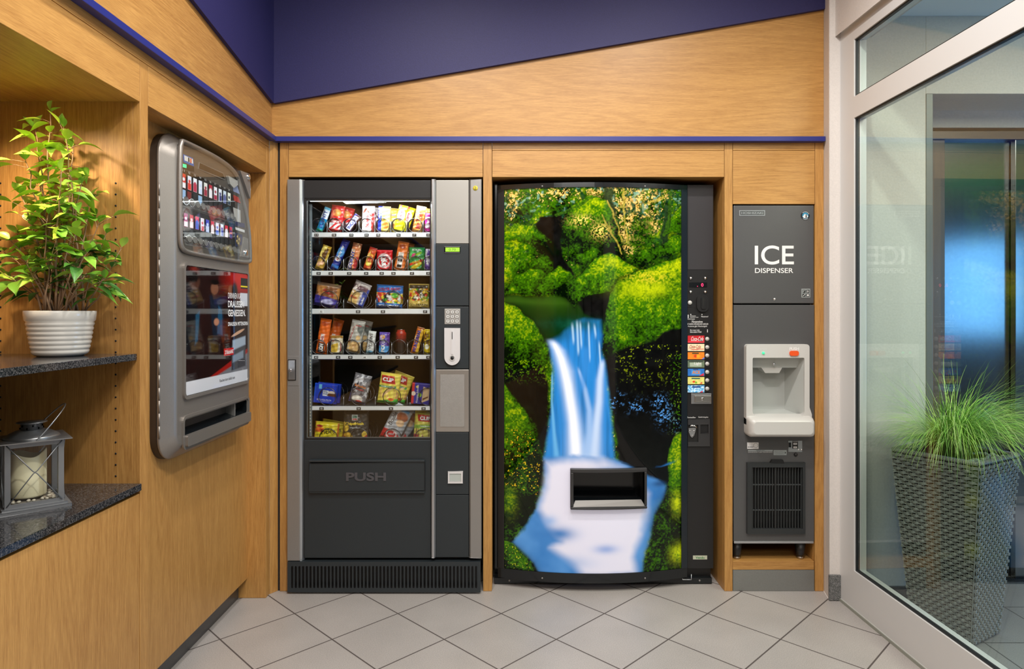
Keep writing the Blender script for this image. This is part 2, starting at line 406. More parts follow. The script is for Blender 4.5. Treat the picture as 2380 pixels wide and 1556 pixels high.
# ------------------------------------------------------------------ painting printed panels (vertex colours of flat prints)
def hsh(ix, iy, s): 
    v = np.sin(ix*127.1+iy*311.7+s*74.7)*43758.5453; return v-np.floor(v)
def vnoise(x, y, s=0):
    ix, iy = np.floor(x), np.floor(y); fx, fy = x-ix, y-iy; fx = fx*fx*(3-2*fx); fy = fy*fy*(3-2*fy)
    a, b, c, d = hsh(ix, iy, s), hsh(ix+1, iy, s), hsh(ix, iy+1, s), hsh(ix+1, iy+1, s)
    return a+(b-a)*fx+(c-a)*fy+(a-b-c+d)*fx*fy
def fbm(x, y, s=0, o=4):
    t = 0; a = .5; n = 0
    for i in range(o): t = t+a*vnoise(x*2**i, y*2**i, s+i*7); n += a; a *= .5
    return t/n
def ss(a, b, x):
    t = np.clip((x-a)/(b-a+1e-12), 0, 1); return t*t*(3-2*t)
class Cv:
    """canvas over [0,ax] x [0,ay] with y up"""
    def __init__(s, nu, nv, ax, ay, bg, y_down=False, x0=0, y0=0):
        s.nu, s.nv = nu, nv
        u = np.linspace(0, 1, nu); v = np.linspace(0, 1, nv); s.U, s.V = np.meshgrid(u, v)
        s.X = x0+s.U*ax; s.Y = y0+(1-s.V)*ay if y_down else y0+s.V*ay
        s.c = np.zeros((nv, nu, 3))+s2l(bg)
    def blend(s, m, col):
        col = s2l(col) if not isinstance(col, np.ndarray) else col
        m = np.clip(m, 0, 1)[..., None]; s.c = s.c*(1-m)+col*m; return s
    def sdf(s, pts, X=None, Y=None):
        X = s.X if X is None else X; Y = s.Y if Y is None else Y
        d = np.full(X.shape, 1e18); ins = np.zeros(X.shape, bool); n = len(pts)
        for i in range(n):
            ax, ay = pts[i]; bx, by = pts[(i+1) % n]; ex, ey = bx-ax, by-ay
            wx, wy = X-ax, Y-ay; t = np.clip((wx*ex+wy*ey)/(ex*ex+ey*ey+1e-12), 0, 1)
            d = np.minimum(d, (wx-ex*t)**2+(wy-ey*t)**2)
            c = ((ay > Y) != (by > Y)) & (X < (bx-ax)*(Y-ay)/((by-ay) if abs(by-ay) > 1e-12 else 1e-12)+ax); ins ^= c
        d = np.sqrt(d); return np.where(ins, -d, d)
    def poly(s, pts, col, soft=.5, X=None, Y=None, op=1): return s.blend(op*(1-ss(-soft, soft, s.sdf(pts, X, Y))), col)
    def rect(s, x0, x1, y0, y1, col, soft=.0): return s.poly(rc(x0, x1, y0, y1), col, soft or .3)
    def ell(s, cx, cy, rx, ry, col, soft=.1, rot=0, op=1):
        c, q = math.cos(rot), math.sin(rot); dx, dy = s.X-cx, s.Y-cy
        d = np.sqrt(((dx*c+dy*q)/rx)**2+((-dx*q+dy*c)/ry)**2); return s.blend(op*(1-ss(1-soft, 1+soft, d)), col)
    def grain(s, sc, amp, seed=0):
        n = fbm(s.X*sc, s.Y*sc, seed); s.c = np.clip(s.c*(1+amp*(n-.5)[..., None]*2), 0, 1); return s

def grid_obj(name, cv, P, material, parent=None, mask=None, local=False, **kw):
    """painted grid surface; P = array (nv, nu, 3) of world points"""
    nv, nu = P.shape[:2]; off = rootloc(parent) if (parent is not None and not local) else Vector((0, 0, 0))
    me = bpy.data.meshes.new(name)
    idx = np.arange(nv*nu).reshape(nv, nu)
    q = np.stack([idx[:-1, :-1], idx[:-1, 1:], idx[1:, 1:], idx[1:, :-1]], -1).reshape(-1, 4)
    if mask is not None: q = q[mask[:-1, :-1].ravel()]
    pts = (P.reshape(-1, 3)-np.array(off))
    me.vertices.add(len(pts)); me.vertices.foreach_set('co', pts.astype('f').ravel())
    me.loops.add(len(q)*4); me.loops.foreach_set('vertex_index', q.astype('i').ravel())
    me.polygons.add(len(q)); me.polygons.foreach_set('loop_start', np.arange(0, len(q)*4, 4, dtype='i'))
    me.update(calc_edges=True)
    me.polygons.foreach_set('use_smooth', np.ones(len(q), bool))
    a = me.color_attributes.new('Col', 'FLOAT_COLOR', 'POINT')
    col = np.ones((nv*nu, 4), 'f'); col[:, :3] = cv.c.reshape(-1, 3); a.data.foreach_set('color', col.ravel())
    me.materials.append(material); me.validate(); me.update()
    o = bpy.data.objects.new(name, me); C.objects.link(o)
    if parent is not None: o.parent = parent
    return tag(o, **kw)
# ================================================================== THE ROOM
XL, YB = -1.076, 2.93
def st(name, mb, bevel=0, parent=None, **kw):
    return obj(name, mb, parent, kind=None if parent is not None else 'structure', bevel=bevel, **kw)
def xr(Y): return 1.4236+(2.836-Y)*.030           # plane of the glazed side wall

b = MB(); b.quad([(-1.7, -3, 0), (1.46, -3, 0), (1.46, 4, 0), (-1.7, 4, 0)], TILE); st('floor', b)
b = MB(); b.quad([(1.46, -3, 0), (5.4, -3, 0), (5.4, 4, 0), (1.46, 4, 0)], TILE2); st('floor', b)
b = MB(); b.box(-1.7, 1.75, -3, 3.2, 3.2, 3.25, mat('ceiling_white', (.75, .75, .73), .8)); st('ceiling', b)
b = MB(); b.box(1.56, 5.4, -3, 3.9, 2.54, 2.58, mat('ceiling_white')); st('ceiling', b)

# --- back wall: oak boards round the three machine niches
g = .0009
b = MB()
def bd(px0, px1, py0, py1, m, Y1=YB+.02):
    b.box(fX(px0, YB)+g, fX(px1, YB)-g, YB, Y1, fZ(py1, YB)+g, fZ(py0, YB)-g, m)
zf = 727+1.25*F/YB
bd(650, 670.5, 326, zf, WV); bd(1122.5, 1143.5, 326, zf, WV); bd(1683.5, 1703, 326, zf, WV); bd(1894, 1915, 326, zf, WV)
bd(670.5, 1122.5, 326, 347, WX); bd(1143.5, 1683.5, 326, 350, WX); bd(1703, 1894, 326, 350, WX)
bd(670.5, 1122.5, 347, 412, WX, YB+.02); bd(1143.5, 1683.5, 350, 412, WX, YB+.02); bd(1703, 1894, 350, 475, WX)
b.box(-1.10, fX(1915, YB), YB+.001, YB+.02, fZ(326, YB)+g, 2.75, WX)     # upper panel
# niche linings
for (px, s_) in ((1143.5, 1), (1683.5, -1), (1703, 1), (1894, -1), (670.5, 1), (1122.5, -1)):
    x = fX(px, YB); b.box(x, x-s_*.018, YB+.0205, 3.72, 0, 2.0, WV)
b.box(-1.0, 1.38, 3.72, 3.74, 0, 2.1, VOID)
b.box(fX(670, YB), fX(1703, YB), YB+.0205, 3.7, fZ(412, YB)+.003, fZ(412, YB)+.02, WX)
st('wall_back', b, .0008)
b = MB(); b.box(fX(1703, YB)+.001, fX(1893.5, YB)-.001, YB+.004, 3.7, .0955, fZ(1306, YB), WX)
st('trim_1', b, .001)                                     # wooden ledge below the ice dispenser
b = MB(); b.box(fX(1704, YB), fX(1893, YB), YB+.002, YB+.012, .001, .0945, KICK); st('baseboard_back', b, .0006)

# --- left wall
b = MB(); y1, y2, ye = 1.891, 1.934, 2.866
def lb(Y0, Y1, Z0, Z1, m, X0=XL-.02, X1=XL): b.box(X0, X1, Y0+g, Y1-g, Z0+g, Z1-g, m)
lb(y1, y2, 0, 1.981, WV); lb(-3, y1, 1.859, 1.981, WY); lb(y2, ye, 1.861, 1.981, WY); lb(-3, 2.90, 1.981, 2.031, WY)
lb(ye, 2.901, 0, 1.981, WV)
b.box(-1.10, XL, -3, 2.935, 2.032, 3.19, WY)
b.box(-1.177, -1.157, 1.90, 2.86, .087, 1.95, WV)                   # recessed panel behind the cigarette machine
b.box(-1.158, XL-.0205, y2-.015, ye, 1.862, 1.88, WY)
b.box(-1.215, XL-.001, 2.86, 2.878, .001, 1.861, WV)                # jamb board
b.box(-1.158, XL-.0205, y2-.018, y2-.001, .087, 1.861, WV)
b.plate([(XL, 2.901), (-1.051, 2.937), (-1.09, 2.96)], lambda a, c, d: (a, c, d), .001, 2.03, WV)   # corner post
b.box(-1.09, -1.04, 2.938, 2.96, 0, 2.03, VOID)
# open niche with the plant: side panel, ceiling, back, near side
b.box(-1.10, XL, -3, -.32, 0, 1.859, WV)
st('wall_left', b, .0008)
for q in ((-1.66, XL-.0205, y1+.0005, y1+.018, .745, 1.875, WV), (-1.66, XL-.0205, -.3, y1, 1.8605, 1.88, WY), (-1.68, -1.66, -.3, y1+.018, 0, 1.9, WV), (-1.66, XL-.0205, -.32, -.30, 0, 1.9, WV)):
    b = MB(); b.box(*q); st('wall_left', b, .0008)
b = MB()                                                    # shelf-pin holes drilled in the niche side
for px, s0 in ((269, 0), (1, 0)):
    x = fX(px, y1)
    for k in range(17):
        z = fZ(426+26.2*k, y1)
        b.lathe([(0, .0012), (.0027, .0012), (.0027, 0)], (x, y1+.0004, z), BLKI, 10, 'y')
    for k in range(10):
        z = fZ(426+26.2*(k+17), y1)
        if abs(z-1.12) > .025: b.lathe([(0, .0012), (.0027, .0012), (.0027, 0)], (x, y1+.0004, z), BLKI, 10, 'y')
st('trim_2', b)
b = MB(); b.box(-1.216, -1.196, -.3, 2.86, 0, .095, mat('grey_plinth', (.10, .095, .09), .3, .4)); b.box(-1.196, -1.158, -.3, 2.86, .09, .1, VOID); st('baseboard_left', b)

# --- navy band
b = MB(); b.box(-1.062, fX(1919, 2.90), 2.90, YB+.0005, 2.011, 2.0325, STRIPB); b.box(-1.0755, -1.046, -3, 2.90, 2.011, 2.0325, STRIPB); st('trim_3', b, .0015)
b = MB()
zc, zr = 2.184, fZ(20, 2.915)
b.plate([(-1.061, zc), (fX(1918, 2.915), zr), (fX(1918, 2.915), 3.19), (-1.061, 3.19)], fr(YB), .0, .016, NAVY)
b.plate([(2.915, zc), (2.915, 3.19), (-3, 3.19), (-3, zc+.1467*5.915)], lambda a, c, d: (XL+d, a, c), .0, .015, NAVY)
st('trim_4', b, .0015)

# --- right: plaster pier, window wall, bulkhead
b = MB()
b.plate([(fX(1915.5, YB), YB+.02), (fX(1915.5, YB), YB), (fX(1926, 2.85), 2.842), (1.4236, 2.838), (1.475, 2.838), (1.475, YB+.3), (1.38, YB+.3)], lambda a, c, d: (a, c, d), .0, 3.2, WHITEP)
st('wall_right', b, .004, seg=3)
b = MB(); b.box(fX(1926, 2.838), 1.4232, 2.830, 2.8415, .002, .112, granite('speckled_skirting', (.09, .095, .095), (.34, .34, .34), .4)); st('baseboard_right', b, .001)
def rw(s, t, d): Y = 2.836-s; return (xr(Y)+d, Y, t)       # s along the wall towards the viewer, t height, d into the lobby
b = MB(); b.plate(rc(0, 5.8, 2.46, 3.2), rw, -.02, .14, WHITEP); st('wall_right', b, .012, seg=3)
win = empty('window_1', (1.45, 2.7, 0), None, None); win['kind'] = 'structure'
b = MB()
ho = [rc(.108, 3.3, .172, 2.062), rc(.108, 3.3, 2.152, 2.39)]
b.plate(rc(0, 3.42, .012, 2.46), rw, .0, .052, PVC, ho); obj('window_frame', b, win, bevel=.002)
b = MB()
for h in ho:
    x0, x1, z0, z1 = h[0][0], h[1][0], h[0][1], h[2][1]; w = .006
    b.plate([(x0, z0), (x1, z0), (x1, z1), (x0, z1)], rw, .006, .020, RUB, [[(x0+w, z0+w), (x0+w, z1-w), (x1-w, z1-w), (x1-w, z0+w)]])
obj('gasket', b, win)
for h in ho:
    x0, x1, z0, z1 = h[0][0]+.003, h[1][0]-.003, h[0][1]+.003, h[2][1]-.003
    b = MB(); b.quad([rw(x0, z0, .010), rw(x1, z0, .010), rw(x1, z1, .010), rw(x0, z1, .010)], GLASS)
    b.quad([rw(x0, z0, .026), rw(x1, z0, .026), rw(x1, z1, .026), rw(x0, z1, .026)], GLASS); obj('glass_pane', b, win)
b = MB(); b.plate(rc(0, 5.8, 0, .012), rw, -.006, .058, mat('sealant', (.30, .31, .27), .6)); st('trim_5', b)
b = MB(); b.plate(rc(3.42, 5.8, 0, 2.46), rw, -.0, .1, WHITEP); st('wall_right', b)

# --- rear of the room (seen in reflections)
b = MB(); b.box(-1.7, 1.8, -3.05, -3, 0, 3.2, mat('grey_rear_wall', (.16, .155, .15), .7)); st('wall_rear', b)
b = MB()
for x0, x1 in ((-.95, -.35), (-.25, .2), (.5, 1.0)):
    b.plate(rc(x0, x1, 0, 2.1), fr(-3), .0, .05, ANTH if x0 > -.5 else WV, [rc(x0+.07, x1-.07, .1, 2.0)] if x0 > -.5 else ())
st('door_2', b, .003)

# --- lobby beyond the glass
YLB = 2.843
b = MB()
for q in ((1.475, fX(2152, YLB), YLB, YLB+.5, 0, 2.54, LOBBYP), (fX(2152, YLB), 5.4, YLB, YLB+.237, 2.202, 2.54, LOBBYP), (1.80, 5.4, 3.08, 3.2, fZ(297, 3.08), 2.54, LOBBYP),
          (5.4, 5.45, -3, 3.9, 0, 2.54, LOBBYP), (1.6, 5.4, -3.05, -3, 0, 2.54, LOBBYP)):
    b = MB(); b.box(*q); st('wall_lobby', b, .002)
b = MB(); b.box(1.475, fX(2152, YLB), YLB-.010, YLB, .0, .062, mat('dark_skirting', (.03, .04, .05), .3)); st('baseboard_lobby', b, .001)
lift = empty('door_1', (2.2, 3.08, 0), None, None); lift['kind'] = 'structure'
b = MB(); b.box(fX(2152, YLB), fX(2168, YLB), YLB-.002, YLB+.24, 0, 2.202, mat('steel_corner', (.13, .16, .16), .45, .3))
b.box(1.83, fX(2193, 3.07), 3.06, 3.10, 0, fZ(312, 3.07), mat('brown_steel', (.13, .11, .095), .4, .3))
b.box(1.83, 3.8, 3.05, 3.10, fZ(325, 3.06), fZ(306, 3.06), mat('brown_steel')); obj('door_frame', b, lift, bevel=.002)
b = MB(); b.box(fX(2193, 3.09), fX(2347, 3.09), 3.085, 3.11, .005, fZ(325, 3.09), STEEL); obj('door_leaf', b, lift, bevel=.002)
b = MB(); b.box(fX(2360, 3.05), 3.8, 3.05, 3.08, .005, fZ(325, 3.05), STEEL); obj('door_leaf', b, lift, bevel=.002)
b = MB(); b.box(1.8, 3.8, 3.11, 3.14, 0, 2.1, VOID); obj('shaft_backing', b, lift)
b = MB(); b.box(1.84, 3.8, 3.01, 3.12, .0, .006, mat('sill_metal', (.25, .24, .22), .4, .9))
for k in range(4): b.box(1.84, 3.8, 3.02+k*.014, 3.026+k*.014, .006, .009, BLACK)
obj('threshold', b, lift)
# glowing window added out of view, only to be mirrored in the steel
w2 = empty('glow_window', (4.2, -1.2, 0), None, None); w2['kind'] = 'structure'
b = MB(); b.plate(rc(3.2, 5.3, .6, 2.5), fr(-1.2), 0, .05, PVC, [rc(3.28, 4.2, .68, 2.42), rc(4.28, 5.22, .68, 2.42)]); obj('window_frame', b, w2, bevel=.002)
b = MB(); b.box(3.2, 5.3, -1.26, -1.25, .6, 2.5, mat('dim_blue_glow', (.05, .09, .12), .5, emis=.25)); obj('glow_pane', b, w2)
ex_ = empty('green_glow_bar', (4.0, .5, 2.36), 'green glowing bar added out of view for a reflection in the lift doors', 'glow bar')  # unseen glow added to put green into the lift reflection
b = MB(); b.box(3.55, 4.45, .48, .50, 2.40, 2.48, mat('green_glow', (.10, .75, .22), .5, emis=1.1)); obj('glow_panel', b, ex_); b = MB(); b.box(3.53, 4.47, .475, .478, 2.34, 2.54, PVC); obj('housing', b, ex_)
# ================================================================== LEFT: worktop, shelf, cupboard, lantern, ficus
b = MB(); b.box(-1.655, XL+.006, -.29, y1-.001, .736, .756, GRAN)
obj('granite_worktop', b, None, 'dark speckled granite worktop under the metal lantern', 'worktop', bevel=.0015, loc=(-1.36, .8, .736))
b = MB(); b.box(-1.655, XL-.008, -.29, y1-.001, 1.112, 1.131, GRAN)
obj('granite_shelf', b, None, 'dark speckled granite shelf carrying the white pot with the ficus', 'shelf', bevel=.001, loc=(-1.36, .8, 1.112))
cab = empty('base_cabinet', (-1.3, .8, 0), 'oak base cupboard with flush doors under the dark granite worktop', 'cupboard')
b = MB(); b.box(-1.655, -1.10, -.29, y1-.019, .09, .729, WV); obj('carcass', b, cab)
for Y0, Y1 in ((-.29, .42), (.423, 1.135), (1.138, y1-.001)):
    b = MB(); b.box(-1.098, XL, Y0, Y1, .088, .727, WV); obj('door', b, cab, bevel=.002)
dl = empty('recessed_downlight', (-1.315, 1.615, 1.848), 'small round chrome downlight in the oak niche ceiling above the plant', 'lamp')
b = MB(); b.lathe([(.030, .012), (.036, .010), (.036, .004), (.026, .004), (.026, .012)], (-1.315, 1.615, 1.846), CHROME, 28); obj('trim_ring', b, dl)

# --- potted ficus
PX, PY, PZ = -1.239, 1.795, 1.1315
fic = empty('potted_ficus', (PX, PY, PZ), 'leafy green ficus in a ribbed white pot on the granite shelf', 'potted plant')
prof = [(0, 0), (.054, 0), (.059, .003)]
for i in range(7):
    z0 = .006+i*.0125; r0 = .060+.021*((z0+.003)/.123)**.7; r1 = .060+.021*((z0+.0125)/.123)**.7
    prof += [(r0+.0005, z0), (r0+.0028, z0+.004), ((r0+r1)/2+.0028, z0+.008), (r1+.0004, z0+.0118)]
prof += [(.0822, .098), (.0835, .110), (.0842, .1215), (.0832, .1232), (.0805, .1225), (.079, .108)]
b = MB(); b.lathe(prof, (PX, PY, PZ), mat('white_glazed_ceramic', (.74, .72, .66), .22, coat=.4), 56); obj('pot', b, fic)
b = MB(); b.lathe([(.0795, .108), (.06, .112), (.03, .115), (0, .116)], (PX, PY, PZ), mat('potting_soil', (.05, .03, .018), .95, bump=(300, .8, .4)), 32); obj('soil', b, fic)
R = random.Random(11)
BARK = mat('ficus_bark', (.33, .20, .11), .75); 
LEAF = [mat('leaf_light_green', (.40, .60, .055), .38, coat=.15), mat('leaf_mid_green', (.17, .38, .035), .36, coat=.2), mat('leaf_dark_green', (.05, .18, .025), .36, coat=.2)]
for l in LEAF: l.node_tree.nodes['Principled BSDF'].inputs['Subsurface Weight'].default_value = .0
stems = MB(); leaves = MB()
def leaf(p, d, L, m):
    """pointed arched ficus leaf, folded along the midrib"""
    d = d.normalized(); side = d.cross(Vector((R.uniform(-.4, .4), R.uniform(-.5, .2), 1))).normalized(); n = side.cross(d).normalized()
    if n.z < 0: n = -n
    w = L*R.uniform(.40, .56); droop = R.uniform(.10, .50)*L; st_ = p+d*L*.10; rows = []
    for t, k in ((0, .05), (.12, .55), (.28, .93), (.45, 1.0), (.62, .80), (.78, .42), (.9, .14), (1, .0)):
        c = st_+d*L*t-Vector((0, 0, 1))*droop*t*t; fold = .22*w*k
        rows.append([c-side*w/2*k+n*fold, c, c+side*w/2*k+n*fold])
    bb = len(leaves.v)
    for r_ in rows: leaves.v += [tuple(q) for q in r_]
    for i in range(len(rows)-1):
        for k in (0, 1): leaves.face([bb+i*3+k, bb+i*3+k+1, bb+i*3+k+4, bb+i*3+k+3], m, True)
    stems.tube([p, st_], .0007, BARK, 4)
def pxp(x, y, dy=0): 
    Y = PY+dy; return Vector((fX(x, Y), Y, fZ(y, Y)))
# main shoots: (px, py of tip, depth offset, bow)
tips = [(116, 262, 0, 0), (80, 300, .02, -1), (152, 300, -.03, 1), (60, 375, -.03, -1), (172, 345, .03, 1), (95, 420, .05, -1), (140, 400, -.06, 1),
        (48, 455, .0, -1), (190, 430, -.02, 1), (210, 465, .05, 1), (232, 520, -.03, 1), (245, 545, .04, 1), (22, 560, -.04, -1), (8, 585, .03, -1), (40, 545, .06, -1),
        (283, 578, -.02, 2), (12, 640, -.05, -1), (240, 650, -.05, 1), (60, 610, -.08, -1), (200, 590, -.07, 1), (250, 665, .02, 2), (110, 500, -.05, 0), (150, 480, .02, 0), (175, 540, -.02, 1), (75, 520, .0, -1), (130, 560, -.08, 0), (30, 650, .02, -2), (215, 625, .06, 1)]
for (tx, ty, dd, bow) in tips:
    a = R.uniform(0, 6.28); base = Vector((PX+.04*math.cos(a), PY+.035*math.sin(a), PZ+.112))
    if bow: base.x = PX+.022*bow/abs(bow)+R.uniform(-.02, .02)
    tip = pxp(tx, ty, dd); h = tip.z-base.z; pts = []; N = max(6, int(h/.035))
    for i in range(N+1):
        t = i/N; q = base.lerp(tip, t)
        lat = (t**(.75 if abs(bow) < 2 else .6)); q.x = base.x+(tip.x-base.x)*(t**1.25 if abs(bow) < 2 else t**.9)
        q.z = base.z+h*(t**.9)
        q += Vector((R.uniform(-.004, .004), R.uniform(-.005, .005), 0)); pts.append(q)
    r0 = .0032 if h > .3 else .0022
    stems.tube(pts, [r0*(1-.75*i/N)+.0004 for i in range(N+1)], BARK, 6)
    for i in range(1, N+1):
        t = i/N
        if t < .36: continue
        nl = 1 if t < .55 else 2+(R.random() < .5)
        for k in range(nl):
            ang = R.uniform(0, 2*math.pi); el = R.uniform(-.35, .55)
            d = Vector((math.cos(ang), math.sin(ang)*.75, el)); q = pts[i]+(pts[i-1]-pts[i])*R.random()
            if R.random() < .35:     # short side twig
                q2 = q+d.normalized()*R.uniform(.015, .035)+Vector((0, 0, .008)); stems.tube([q, q2], [.0011, .0007], BARK, 4); q = q2
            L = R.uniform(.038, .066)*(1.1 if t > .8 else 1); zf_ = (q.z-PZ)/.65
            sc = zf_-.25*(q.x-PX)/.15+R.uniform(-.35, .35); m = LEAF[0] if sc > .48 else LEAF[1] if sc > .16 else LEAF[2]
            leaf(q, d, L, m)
    leaf(pts[-1], pts[-1]-pts[-2]+Vector((R.uniform(-.02, .02), 0, 0)), .05, LEAF[0]); leaf(pts[-1], Vector((R.uniform(-1, 1), -.3, .4)), .042, LEAF[1])
# a clump of short bare stems at the base
for i in range(16):
    a = R.uniform(0, 6.28); p = Vector((PX+.045*math.cos(a), PY+.035*math.sin(a), PZ+.11)); q = p+Vector((R.uniform(-.06, .06), R.uniform(-.03, .03), R.uniform(.08, .17)))
    stems.tube([p, p.lerp(q, .5)+Vector((R.uniform(-.008, .008), 0, .01)), q], [.0035, .0026, .0012], BARK, 6)
for q_ in (stems, leaves):                          # branches bend away from the niche side
    q_.v = [(x, y if y < 1.855 else 1.855+(y-1.855)*.3, min(z, 1.856)) for x, y, z in q_.v]
obj('stems', stems, fic); obj('foliage', leaves, fic)

# --- metal lantern with candle
LZ = .7562; c0 = Vector((-1.235, 1.591)); c1 = Vector((-1.146, 1.672)); ex = (c1-c0).normalized(); ey = Vector((-ex.y, ex.x)); sL = .121
lc = c0+ex*sL/2+ey*sL/2
def LF(a, c, d): p = lc+ex*a+ey*c; return (p.x, p.y, LZ+d)     # a along the face, c away, d height
lan = empty('candle_lantern', (lc.x, lc.y, LZ), 'grey metal lantern with crossed wires and wire handle on the worktop', 'lantern')
LM = mat('lantern_steel', (.26, .27, .28), .42, .6); LMD = mat('lantern_roof', (.34, .35, .36), .33, .8)
def lbox(mb, a0, a1, c0_, c1_, d0, d1, m):
    mb.plate(rc(a0, a1, c0_, c1_), LF, d0, d1, m)
h2 = sL/2
b = MB(); lbox(b, -h2-.014, h2+.014, -h2-.014, h2+.014, .0, .008, LM); lbox(b, -h2-.006, h2+.006, -h2-.006, h2+.006, .008, .013, LM); obj('base_plate', b, lan, bevel=.001)
b = MB(); H1 = .172
for sa in (-1, 1):
    for sc_ in (-1, 1): lbox(b, *sorted((sa*h2, sa*(h2-.012))), *sorted((sc_*h2, sc_*(h2-.012))), .013, H1, LM)
for d0, d1 in ((.013, .022), (.160, H1)):
    for sgn in (-1, 1):
        lbox(b, -h2+.012, h2-.012, *sorted((sgn*h2, sgn*(h2-.003))), d0, d1, LM); lbox(b, *sorted((sgn*h2, sgn*(h2-.003))), -h2+.012, h2-.012, d0, d1, LM)
obj('frame', b, lan, bevel=.0008)
for k in range(4):
    b = MB(); a = k*math.pi/2; ca, sa = math.cos(a), math.sin(a)
    def W_(u, d, o): x, y = u*ca-(-(h2+.0015+o))*-sa*-1, 0; return LF(u*ca+(h2+.0015+o)*sa, u*sa-(h2+.0015+o)*ca, d)
    for s_ in (-1, 1):
        b.tube([W_(-s_*(h2-.004), .018, 0), W_(-s_*.004, .092, .0012), W_(s_*.004, .098, .0012), W_(s_*(h2-.004), H1-.004, 0)], .0013, LM, 6)
    obj('crossed_wire', b, lan)
    b = MB(); q = h2-.013
    b.quad([W_(-q, .020, -.006), W_(q, .020, -.006), W_(q, .162, -.006), W_(-q, .162, -.006)], CGLASS); obj('glass_pane', b, lan)
b = MB(); lbox(b, -h2-.016, h2+.016, -h2-.016, h2+.016, H1, H1+.0025, LMD)
b.lathe([(.062, .0), (.058, .006), (.048, .012), (.036, .018), (.026, .020)], LF(0, 0, H1+.0022), LMD, 40); obj('roof', b, lan)
b = MB(); cz = H1+.021
b.lathe([(.0235, 0), (.0235, .018), (.030, .0185), (.033, .0195), (.033, .021), (.0, .022)], LF(0, 0, cz), LMD, 36)
for k in range(12):
    a = 2*math.pi*k/12; c = LF(.0237*math.cos(a), .0237*math.sin(a), cz+.009+(.0035 if k % 2 else -.003))
    b.lathe([(0, .0008), (.0026, .0008)], c, BLKI, 10, 'x'); b.lathe([(0, .0008), (.0026, .0008)], c, BLKI, 10, 'y')
obj('chimney', b, lan)
b = MB()
pts = []
for i in range(25):
    t = i/24*math.pi; r_ = .062; a = math.cos(t)*r_; up = math.sin(t)*.155
    pts.append(Vector(LF(.0, 0, 0))+Vector((0, 0, H1-.002))+Vector((ex.x*0, 0, 0))+Vector((*(ey*(-a)), 0))+Vector((*(ex*(up*.46)), 0))+Vector((0, 0, up*.54)))
b.tube(pts, .0017, LMD, 8); obj('handle', b, lan)
# candle
b = MB(); ccx, ccy, _ = LF(-.006, .004, 0); base = len(b.v); n = 40; rs = [(.0, 0), (.037, 0), (.038, .004), (.038, .05)]
b.lathe(rs, (ccx, ccy, LZ+.0255), mat('ivory_wax', (.70, .64, .42), .5, spec=.4), n)
bb = len(b.v)
for ring, (r_, dz) in enumerate(((.038, 0), (.0375, .003), (.0345, .002), (.031, -.014), (0, -.020))):
    for k in range(n):
        a = 2*math.pi*k/n; w_ = .107+.006*math.sin(2*a+.6)+.004*math.sin(3*a) if r_ > .034 else .107
        b.v.append((ccx+r_*math.cos(a), ccy+r_*math.sin(a), LZ+.0255+(w_-.0) + dz))
for ring in range(4):
    for k in range(n):
        k2 = (k+1) % n; b.face([bb+ring*n+k, bb+ring*n+k2, bb+(ring+1)*n+k2, bb+(ring+1)*n+k], b.mats[0], True)
for k in range(n):
    k2 = (k+1) % n; b.face([base+3*n+k, base+3*n+k2, bb+k2, bb+k], b.mats[0], True)
obj('pillar_candle', b, None, 'thick ivory pillar candle with a wavy rim inside the lantern', 'candle', loc=(ccx, ccy, LZ+.0255))
PEB = [mat('cream_pebble', (.55, .50, .40), .5), mat('tan_pebble', (.38, .32, .24), .5), mat('pale_grey_pebble', (.48, .49, .46), .45)]
def pebble(c, rx, ry, rz, m, rot, name, label, group):
    b = MB(); n, k = 12, 7
    for i in range(k+1):
        t = math.pi*i/k
        for j in range(n):
            a = 2*math.pi*j/n; x, y, z = rx*math.sin(t)*math.cos(a), ry*math.sin(t)*math.sin(a), rz*math.cos(t)
            x *= 1+.12*math.sin(a+rot); b.v.append((x*math.cos(rot)-y*math.sin(rot), x*math.sin(rot)+y*math.cos(rot), z+rz))
    for i in range(k):
        for j in range(n):
            j2 = (j+1) % n; b.face([i*n+j, (i+1)*n+j, (i+1)*n+j2, i*n+j2], m, True)
    o = obj(name, b, None, label, 'pebble', group, local=True); o.location = c; return o
R = random.Random(5); k = 0
b = MB(); lbox(b, -h2+.013, h2-.013, -h2+.013, h2-.013, .0131, .0185, mat('pebble_tray', (.2, .18, .15), .7)); obj('floor_tray', b, lan)
spots_ = []
for tr in range(900):
    a, c = R.uniform(-.043, .043), R.uniform(-.043, .043)
    if (a+.006)**2+(c-.004)**2 < .0435**2 or any((a-p[0])**2+(c-p[1])**2 < .0093**2 for p in spots_): continue
    spots_.append((a, c))
for a, c in spots_:
    x, y, z = LF(a, c, .0185); pebble((x, y, z), R.uniform(.0048, .0062), R.uniform(.0038, .0046), R.uniform(.0028, .0038), R.choice(PEB[:2]), R.uniform(0, 3), 'pebble', 'small cream pebble around the candle inside the lantern', 'cream pebbles around the candle')
